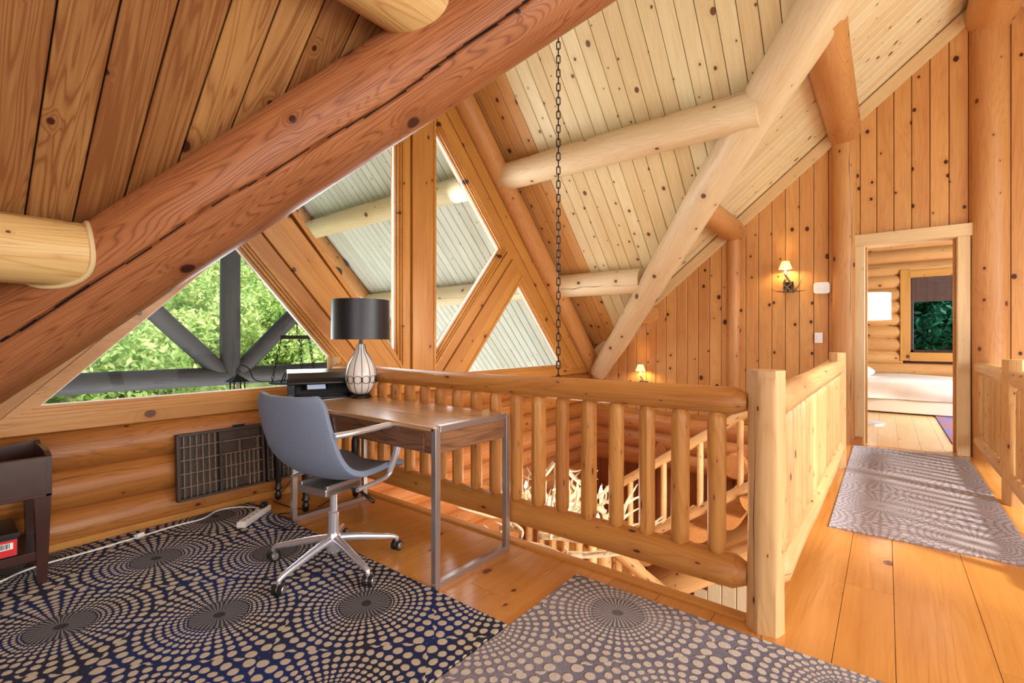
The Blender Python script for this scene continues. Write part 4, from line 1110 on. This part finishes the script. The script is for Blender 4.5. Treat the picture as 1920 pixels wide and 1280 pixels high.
# chain: links alternate by 90 degrees
def link_mesh(nm, l, w, r):
    pts = []
    for i in range(20):
        a = 2 * PI * i / 20; x_ = w * math.cos(a); z_ = w * math.sin(a) + (l if math.sin(a) > 0 else -l)
        pts.append((x_, 0, z_))
    return mesh(nm, *tubem(pts, r, 8, closed=True), 'iron', True)
lk = link_mesh('chain_link', .018, .013, .0042); z = .30; k = 0
while z < ZR - .42:
    put(bpy.data.objects.new('chain_link', lk), cd, world=Matrix.Translation((HX, HY, z)) @ Matrix.Rotation(PI / 2 * (k % 2) + .6, 4, 'Z')); z += .052; k += 1

# ================================================================== WALL SCONCES, THERMOSTAT, SWITCH
def sconce(label, p, s=1.0):
    t = thing('wall_sconce', label, 'wall lamp', loc=p, group=None)
    L_ = Matrix.Scale(s, 4)
    def mo(name, v, f, mat, smooth=True): return mobj(name, v, f, mat, t, local=L_, smooth=smooth, sharp=45)
    v, f = boxm((0, .0, 0), (.10, .02, .12), .004); mo('back_plate', [V(q) + V((0, -.012, 0)) for q in v], f, 'bronze', False)
    ms = []
    for (dx, cz, sd) in ((-1, .3, 1), (1, .1, 2), (.5, .9, 3)):
        ms.append(antler((0.01 * dx, -.03, -.05), (dx, -.35, -.12), (0, 0, 1), .17, .011, sd, 1, cz))
    ms.append(tubem(bez([(-.05, -.03, -.06), (-.01, -.07, -.01), (.03, -.08, .03), (.0, -.09, .09), (-.02, -.10, .13)], 5), .011, 8))
    ms.append(tubem(bez([(.05, -.03, -.07), (.0, -.06, -.02), (-.04, -.07, .03), (-.02, -.09, .08)], 5), .010, 8))
    v, f = join(*ms); mo('antler', v, f, 'antler_dark')
    v, f = lathem([(.018, .13), (.018, .16), (.012, .165), (.012, .20)], 12); mo('candle', [V(q) + V((-.02, -.10, 0)) for q in v], f, 'candle')
    n = 6; v, f = [], []
    for (r, z_) in ((.068, .20), (.036, .285)):
        for k in range(n): a = 2 * PI * k / n + .3; v.append((-.02 + r * math.cos(a), -.10 + r * math.sin(a), z_))
    f = [(k, (k + 1) % n, n + (k + 1) % n, n + k) for k in range(n)]
    mo('lamp_shade', v, f, 'sconce_shade', False)
    parts = [tubem([v[k], v[n + k]], .002, 5) for k in range(n)] + [tubem([v[k], v[(k + 1) % n]], .0025, 5) for k in range(n)]
    v2, f2 = join(*parts); mo('shade_stitching', v2, f2, 'candle')
    light('sconce_bulb', 'POINT', V(p) + V((-.02, -.10, .225)) * s, 5.5, (1, .72, .36), radius=.02)
sconce('antler wall lamp with lit parchment shade between the board wall and the thermostat', ony(1479, 538, YW - .022))
sconce('small distant antler wall lamp glowing near the far corner', ony(1209, 722, YW - .022))
p = ony(1541, 540, YW - .02)
th_ = thing('thermostat', 'white rounded square thermostat on the board wall', 'thermostat', loc=p)
P = []
for cx_, cz_, a0_ in ((1, 1, 0), (-1, 1, 1), (-1, -1, 2), (1, -1, 3)):
    for i in range(6): a = PI / 2 * (a0_ + i / 5); P.append((cx_ * .047 + .031 * math.cos(a), cz_ * .033 + .031 * math.sin(a)))
v, f = prism(P, .028, .006); mobj('housing', v, f, 'white', th_, local=Matrix.Translation((0, -.026, 0)) @ Matrix.Rotation(PI / 2, 4, 'X'))
v, f = lathem([(.001, .0), (.028, .0), (.028, .003), (.001, .003)], 24); mobj('dial', v, f, 'white', th_, local=Matrix.Translation((0, -.028, 0)) @ Matrix.Rotation(PI / 2, 4, 'X'), smooth=True, sharp=40)
p = ony(1535, 633, YW - .02)
sw = thing('light_switch', 'white light switch plate below the thermostat', 'light switch', loc=p)
v, f = boxm((0, -.004, 0), (.075, .008, .115), .003); mobj('plate', v, f, 'white', sw)
v, f = boxm((0, -.011, 0), (.03, .008, .06), .003); mobj('rocker', v, f, 'white', sw)

# ================================================================== BEDROOM
BY = 10.8
fb = thing('floor_bedroom', kind='structure', loc=(0, 8.5, 0))
x = -2.6
while x < 3.6:
    m = frame((x + .09, YW + .0, 0), (0, 1, 0), (0, 0, 1)); board('plank', [(0, -.0894), (BY - YW, -.0894), (BY - YW, .0894), (0, .0894)], .02, 'floor_bed', fb, m, .001); x += .18
o = box('floor_bedroom_base', (.5, 8.6, -.1), (6.3, 4.5, .15), 'backing', bev=0); o['kind'] = 'structure'
bw = thing('wall_bedroom', kind='structure', loc=(0, BY, 0))
wx0, wx1, wz0, wz1 = .33, 1.35, .89, 2.18
z = .11; 
while z < 3.5:
    for (a, b) in (((-2.6, wx0 - .10), (wx1 + .10, 3.6)) if wz0 - .2 < z < wz1 + .12 else ((-2.6, 3.6),)):
        log('wall_log', (a, BY + .09, z), (b, BY + .09, z), .135, .135, 'log_post', bw, n=22, seg=20, wob=.025)
    z += .225
box('wall_core', (-1.1, BY + .14, 1.75), (2.7, .1, 3.6), 'backing', bw, bev=0); box('wall_core', (2.5, BY + .14, 1.75), (2.2, .1, 3.6), 'backing', bw, bev=0)
box('wall_core', (.8, BY + .14, .4), (1.5, .1, .9), 'backing', bw, bev=0); box('wall_core', (.8, BY + .14, 2.9), (1.5, .1, 1.4), 'backing', bw, bev=0)
wd = thing('window_5', kind='structure', loc=(wx0, BY, wz0))
cx, cz = (wx0 + wx1) / 2, (wz0 + wz1) / 2
box('casing', (wx0 - .07, BY - .03, cz), (.14, .05, wz1 - wz0 + .30), 'trim', wd); box('casing', (wx1 + .07, BY - .03, cz), (.14, .05, wz1 - wz0 + .30), 'trim', wd)
box('casing', (cx, BY - .035, wz0 - .08), (wx1 - wx0 + .02, .05, .15), 'trim', wd); box('casing', (cx, BY - .035, wz1 + .06), (wx1 - wx0 + .02, .05, .12), 'trim', wd)
for a, b, c, d in ((wx0 + .02, .04, cz, wz1 - wz0), (wx1 - .02, .04, cz, wz1 - wz0)): box('sash', (a, BY + .02, c), (b, .05, d), 'dark_wood', wd)
box('sash', (cx, BY + .02, wz0 + .02), (wx1 - wx0, .05, .04), 'dark_wood', wd)
box('window_crank', (cx + .2, BY - .02, wz0 + .03), (.12, .03, .02), 'steel', wd)
box('pane', (cx, BY + .04, cz), (wx1 - wx0, .006, wz1 - wz0), 'glass', wd, bev=0)
bl = thing('roman_blind', 'dark brown woven blind pulled halfway down the bedroom window', 'blind', loc=(cx, BY - .01, wz1))
for k in range(18):
    z = wz1 - .012 - k * .0235
    v, f = boxm((0, 0, 0), (wx1 - wx0 - .02, .012 + .006 * (k % 6 == 5), .0215), .003); mobj('slat', v, f, 'blind', bl, world=Matrix.Translation((cx, BY - .012 - .002 * (k % 2), z)))
o = box('wall_bedroom_left', (-2.65, 8.6, 1.7), (.1, 4.6, 3.6), 'log_end', bev=0); o['kind'] = 'structure'
# bed
bd = thing('bed', 'low bed with beige cover seen through the doorway', 'bed', loc=(0, 9.8, 0))
box('bed_base', (.3, 9.85, .12), (3.0, 1.45, .2), 'bedframe', bd, bev=.01)
nx, ny = 60, 24; vs_, fs = [], []
for j in range(ny + 1):
    for i in range(nx + 1):
        x = -1.25 + 3.1 * i / nx; s = j / ny
        if s < .45:
            q = s / .45; y_ = 9.09 + .012 * math.sin(x * 9 + 1) * (1 - q) + .02 * math.sin(x * 3.7 + 4 * q) * (1 - q); zz = .22 + .24 * q
        elif s < .55:
            q = (s - .45) / .1; y_ = 9.09 + .05 * (1 - math.cos(q * PI / 2)); zz = .46 + .05 * math.sin(q * PI / 2)
        else: q = (s - .55) / .45; y_ = 9.14 + 1.4 * q; zz = .51 + .012 * math.sin(x * 4 + q * 7)
        vs_.append((x, y_, zz))
for j in range(ny):
    for i in range(nx): a = j * (nx + 1) + i; fs.append((a, a + 1, a + nx + 2, a + nx + 1))
mobj('bed_cover', vs_, fs, 'linen', bd, world=Matrix.Identity(4), smooth=True)
bm = bmesh.new(); bmesh.ops.create_uvsphere(bm, u_segments=24, v_segments=14, radius=1)
v = [V((p.co.x * .30, p.co.y * .22, p.co.z * .12 * (1 - .3 * abs(p.co.x) ** 3))) for p in bm.verts]; f = [tuple(q.index for q in F.verts) for F in bm.faces]; bm.free()
o = mobj('pillow', v, f, 'pillow', world=Matrix.Translation((-.44, 9.45, .60)), smooth=True); meta(o, 'white pillow at the left end of the bed', 'pillow')
fl_ = thing('floor_lamp', 'floor lamp with lit white drum shade just inside the doorway', 'lamp', loc=(-.26, 7.95, 0))
v, f = lathem([(.25, 0), (.25, .012), (.10, .03), (.02, .05), (.012, .06)], 40); mobj('base', v, f, 'chrome', fl_, smooth=True, sharp=40)
v, f = lathem([(.012, .05), (.012, 1.45)], 16); mobj('pole', v, f, 'chrome', fl_, smooth=True, sharp=40)
v, f = lathem([(.305, 1.37), (.31, 1.37), (.31, 1.72), (.305, 1.72)], 48); f = f[:-2]; mobj('lamp_shade', v, f, 'lit_shade', fl_, smooth=True, sharp=40)
o = box('rug', (1.15, 8.05, .006), (1.2, 2.4, .012), 'persian'); meta(o, 'purple patterned rug on the bedroom floor', 'rug')

# ================================================================== PORCH TRUSS + HANGING CANDLE RING
px_ = -7.72
tr = thing('porch_truss', 'grey weathered log truss outside the triangular window', 'log truss', loc=(px_, Y0, .57))
log('king_post', (px_, Y0, .5), (px_, Y0, 4.1), .135, .13, 'porch_log', tr, wob=.02)
log('tie_beam', (px_, Y0 - 4.0, .57), (px_, Y0 + 4.0, .57), .135, .13, 'porch_log', tr)
for sg in (1, -1): log('strut', (px_, Y0 + sg * .12, .62), (px_, Y0 + sg * 1.9, 2.49), .12, .12, 'porch_log', tr)
for sg in (1, -1): log('rafter', (px_, Y0 + sg * 4.1, zdorm(Y0 + 4.1) - .18), (px_, Y0, ZR - .18), .13, .13, 'log_post', tr)
pe = log('porch_eave_beam', (-8.1, 6.95, .25), (XW - .1, 6.95, .25), .14, .14, 'log_pale'); meta(pe, 'pale eave log along the low side of the porch roof', 'log beam')
QX = -5.74
hr = thing('candle_ring', 'black iron hanging ring with lanterns and chains, outside the triangular window', 'hanging candle holder', loc=(QX, Y0, .5))
zr = .585
v, f = join(tubem([(QX + .30 * math.cos(a), Y0 + .30 * math.sin(a), zr) for a in [2 * PI * i / 40 for i in range(40)]], .012, 8, closed=True), ([(QX + q[0], Y0 + q[1], zr + q[2]) for q in lathem([(.29, -.004), (.29, .004)], 40)[0]], lathem([(.29, -.004), (.29, .004)], 40)[1]))
mobj('ring', v, f, 'iron', hr, world=Matrix.Identity(4), smooth=True, sharp=40)
v, f = boxm((QX, Y0, 1.14), (.30, .30, .045), .004); 
v, f = [], []
for k in range(3):
    a = 2 * PI * k / 3 + .35; b = boxm((.095, 0, 0), (.19, .03, .045), .003); b = xf(Matrix.Translation((QX, Y0, 1.14)) @ Matrix.Rotation(a, 4, 'Z'), b); v, f = join((v, f), b)
mobj('spreader', v, f, 'iron', hr, world=Matrix.Identity(4))
lk2 = link_mesh('chain_link', .017, .012, .004)
def chain(p0, p1, par):
    p0, p1 = V(p0), V(p1); d = p1 - p0; n = int(d.length / .048); q = d.to_track_quat('Z', 'Y').to_matrix().to_4x4()
    for i in range(n):
        put(bpy.data.objects.new('chain_link', lk2), par, world=Matrix.Translation(p0 + d * ((i + .5) / n)) @ q @ Matrix.Rotation(PI / 2 * (i % 2), 4, 'Z'))
for k in range(3):
    a = 2 * PI * k / 3 + .35; chain((QX + .185 * math.cos(a), Y0 + .185 * math.sin(a), 1.12), (QX + .29 * math.cos(a), Y0 + .29 * math.sin(a), zr), hr)
chain((QX, Y0, 4.0), (QX, Y0, 1.16), hr)
def lantern(x, y, z, par):
    h = .12; ms = [boxm((x, y, z), (.13, .13, .01))]
    for sx in (-1, 1):
        for sy in (-1, 1): ms.append(boxm((x + sx * .058, y + sy * .058, z + h / 2), (.012, .012, h)))
    m0 = len(ms); r = .105; v = [(x - r, y - r, z + h), (x + r, y - r, z + h), (x + r, y + r, z + h), (x - r, y + r, z + h), (x, y, z + h + .09)]
    ms.append((v, [(3, 2, 1, 0), (0, 1, 4), (1, 2, 4), (2, 3, 4), (3, 0, 4)]))
    ms.append(tubem([(x + .045 * math.cos(a), y - .03 * math.cos(a), z + h + .12 + .045 * math.sin(a)) for a in [2 * PI * i / 16 for i in range(16)]], .005, 6, closed=True))
    v, f = join(*ms); mobj('lantern', v, f, 'iron', par, world=Matrix.Identity(4))
    v, f = lathem([(.02, .005), (.02, .08)], 12); mobj('candle', [(x + q[0], y + q[1], z + q[2]) for q in v], f, 'candle', par, world=Matrix.Identity(4))
rdir = V((-CS, -SN, 0))   # towards the left as seen from the chair side
lantern(QX - .40, Y0 - .53, .485, hr)
v, f = tubem(bez([(QX - .24, Y0 - .18, zr), (QX - .27, Y0 - .38, .62), (QX - .30, Y0 - .44, .76), (QX - .37, Y0 - .50, .80), (QX - .40, Y0 - .53, .74)], 6), .007, 6); mobj('lantern_hook', v, f, 'iron', hr, world=Matrix.Identity(4), smooth=True)
ms = []
for k in range(3):
    a = 2 * PI * k / 3 + 1.0; c = V((QX + .16 * math.cos(a), Y0 + .16 * math.sin(a), zr))
    ms.append(tubem(bez([c + V((-.09, -.05, 0)), c + V((-.05, -.03, .10)), c + V((0, 0, .15)), c + V((.05, .03, .10)), c + V((.09, .05, .0))], 5), .007, 6))
v, f = join(*ms); mobj('scroll', v, f, 'iron', hr, world=Matrix.Identity(4), smooth=True)

# ================================================================== OUTSIDE: hillside and trees
nx, ny = 40, 30; vs_, fs = [], []
for j in range(ny + 1):
    for i in range(nx + 1):
        y = -14 + 40 * i / nx; s = j / ny; x = -9.5 - 30 * s
        vs_.append((x, y, -3.0 + 17 * s ** 1.15 + .35 * math.sin(y * .9 + 5 * s) + .3 * math.sin(x * 1.3)))
for j in range(ny):
    for i in range(nx): a = j * (nx + 1) + i; fs.append((a, a + nx + 1, a + nx + 2, a + 1))
o = mobj('ground_hillside', vs_, fs, 'soil', smooth=True); o['kind'] = 'structure'
nrg = np.random.default_rng(5)
def crown(n, rad, size):
    """n small folded leaves spread through blobs of an ellipsoid crown"""
    nb = 26; bc = nrg.normal(size=(nb, 3)); bc /= np.linalg.norm(bc, axis=1)[:, None]; bc *= nrg.uniform(.35, .95, (nb, 1)); bc *= np.array(rad)
    idx = nrg.integers(0, nb, n); d = nrg.normal(size=(n, 3)); d /= np.linalg.norm(d, axis=1)[:, None]
    c = bc[idx] + d * (np.mean(rad) * .38 * nrg.uniform(.5, 1.0, (n, 1)) ** .5)
    a = nrg.normal(size=(n, 3)); a /= np.linalg.norm(a, axis=1)[:, None]
    nn = d + .7 * nrg.normal(size=(n, 3)); b = np.cross(nn, a); b /= np.linalg.norm(b, axis=1)[:, None] + 1e-9; a = np.cross(b, nn); a /= np.linalg.norm(a, axis=1)[:, None] + 1e-9
    s = size * nrg.uniform(.6, 1.3, (n, 1))
    P = np.stack([c - a * s, c + b * s * .45, c + a * s, c - b * s * .45], 1).reshape(-1, 3)
    me = bpy.data.meshes.new('foliage'); me.vertices.add(4 * n); me.vertices.foreach_set('co', P.ravel())
    me.loops.add(4 * n); me.loops.foreach_set('vertex_index', np.arange(4 * n)); me.polygons.add(n); me.polygons.foreach_set('loop_start', np.arange(n) * 4)
    me.update(calc_edges=True); return me
crowns = [crown(20000, (1.75, 1.75, 1.7), .085) for _ in range(3)]
for c in crowns: c.materials.append(M['leaf'])
trunk_me = mesh('trunk', *tubem([(0, 0, -3), (.08, .03, -1), (0, 0, .6)], [.16, .12, .06], 10), 'bark', True)
spots = []
for k in range(24):
    row = k // 6; y = -6 + 3.3 * (k % 6) + R.uniform(-.6, .6) + 1.2 * (row % 2); x = -12.2 - 3.6 * row + R.uniform(-.6, .6)
    s = (-x - 9.5) / 30; z = -3.0 + 17 * s ** 1.15
    spots.append((x, y, z + 1.1 + R.uniform(-.2, .5)))
for i, (x, y, z) in enumerate(spots):
    t = thing('hillside_tree', 'leafy bright green tree on the slope beyond the porch', 'tree', loc=(x, y, z), rz=R.uniform(0, 6.28), group='trees on the slope beyond the porch')
    sc_ = R.uniform(.85, 1.15)
    put(bpy.data.objects.new('foliage', crowns[i % 3]), t, local=Matrix.Scale(sc_, 4))['kind'] = 'stuff'
    put(bpy.data.objects.new('trunk', trunk_me), t)
dark = crown(16000, (2.0, 1.2, 1.8), .10); dark.materials.append(M['leaf2'])
for i, (x, y, z) in enumerate(((.9, 15.0, 1.3), (5.2, 15.6, 1.6))):
    t = thing('garden_tree', ('deep green tree filling the bedroom window', 'deep green tree beyond the right edge of the bedroom window')[i], 'tree', loc=(x, y, z))
    put(bpy.data.objects.new('foliage', dark), t, local=Matrix.Rotation(i * 1.3, 4, 'Z'))['kind'] = 'stuff'; put(bpy.data.objects.new('trunk', trunk_me), t)
g = slab('ground_yard', [(-40, -30, -3.1), (40, -30, -3.1), (40, 40, -3.1), (-40, 40, -3.1)], -.2, 'soil', kind='structure')
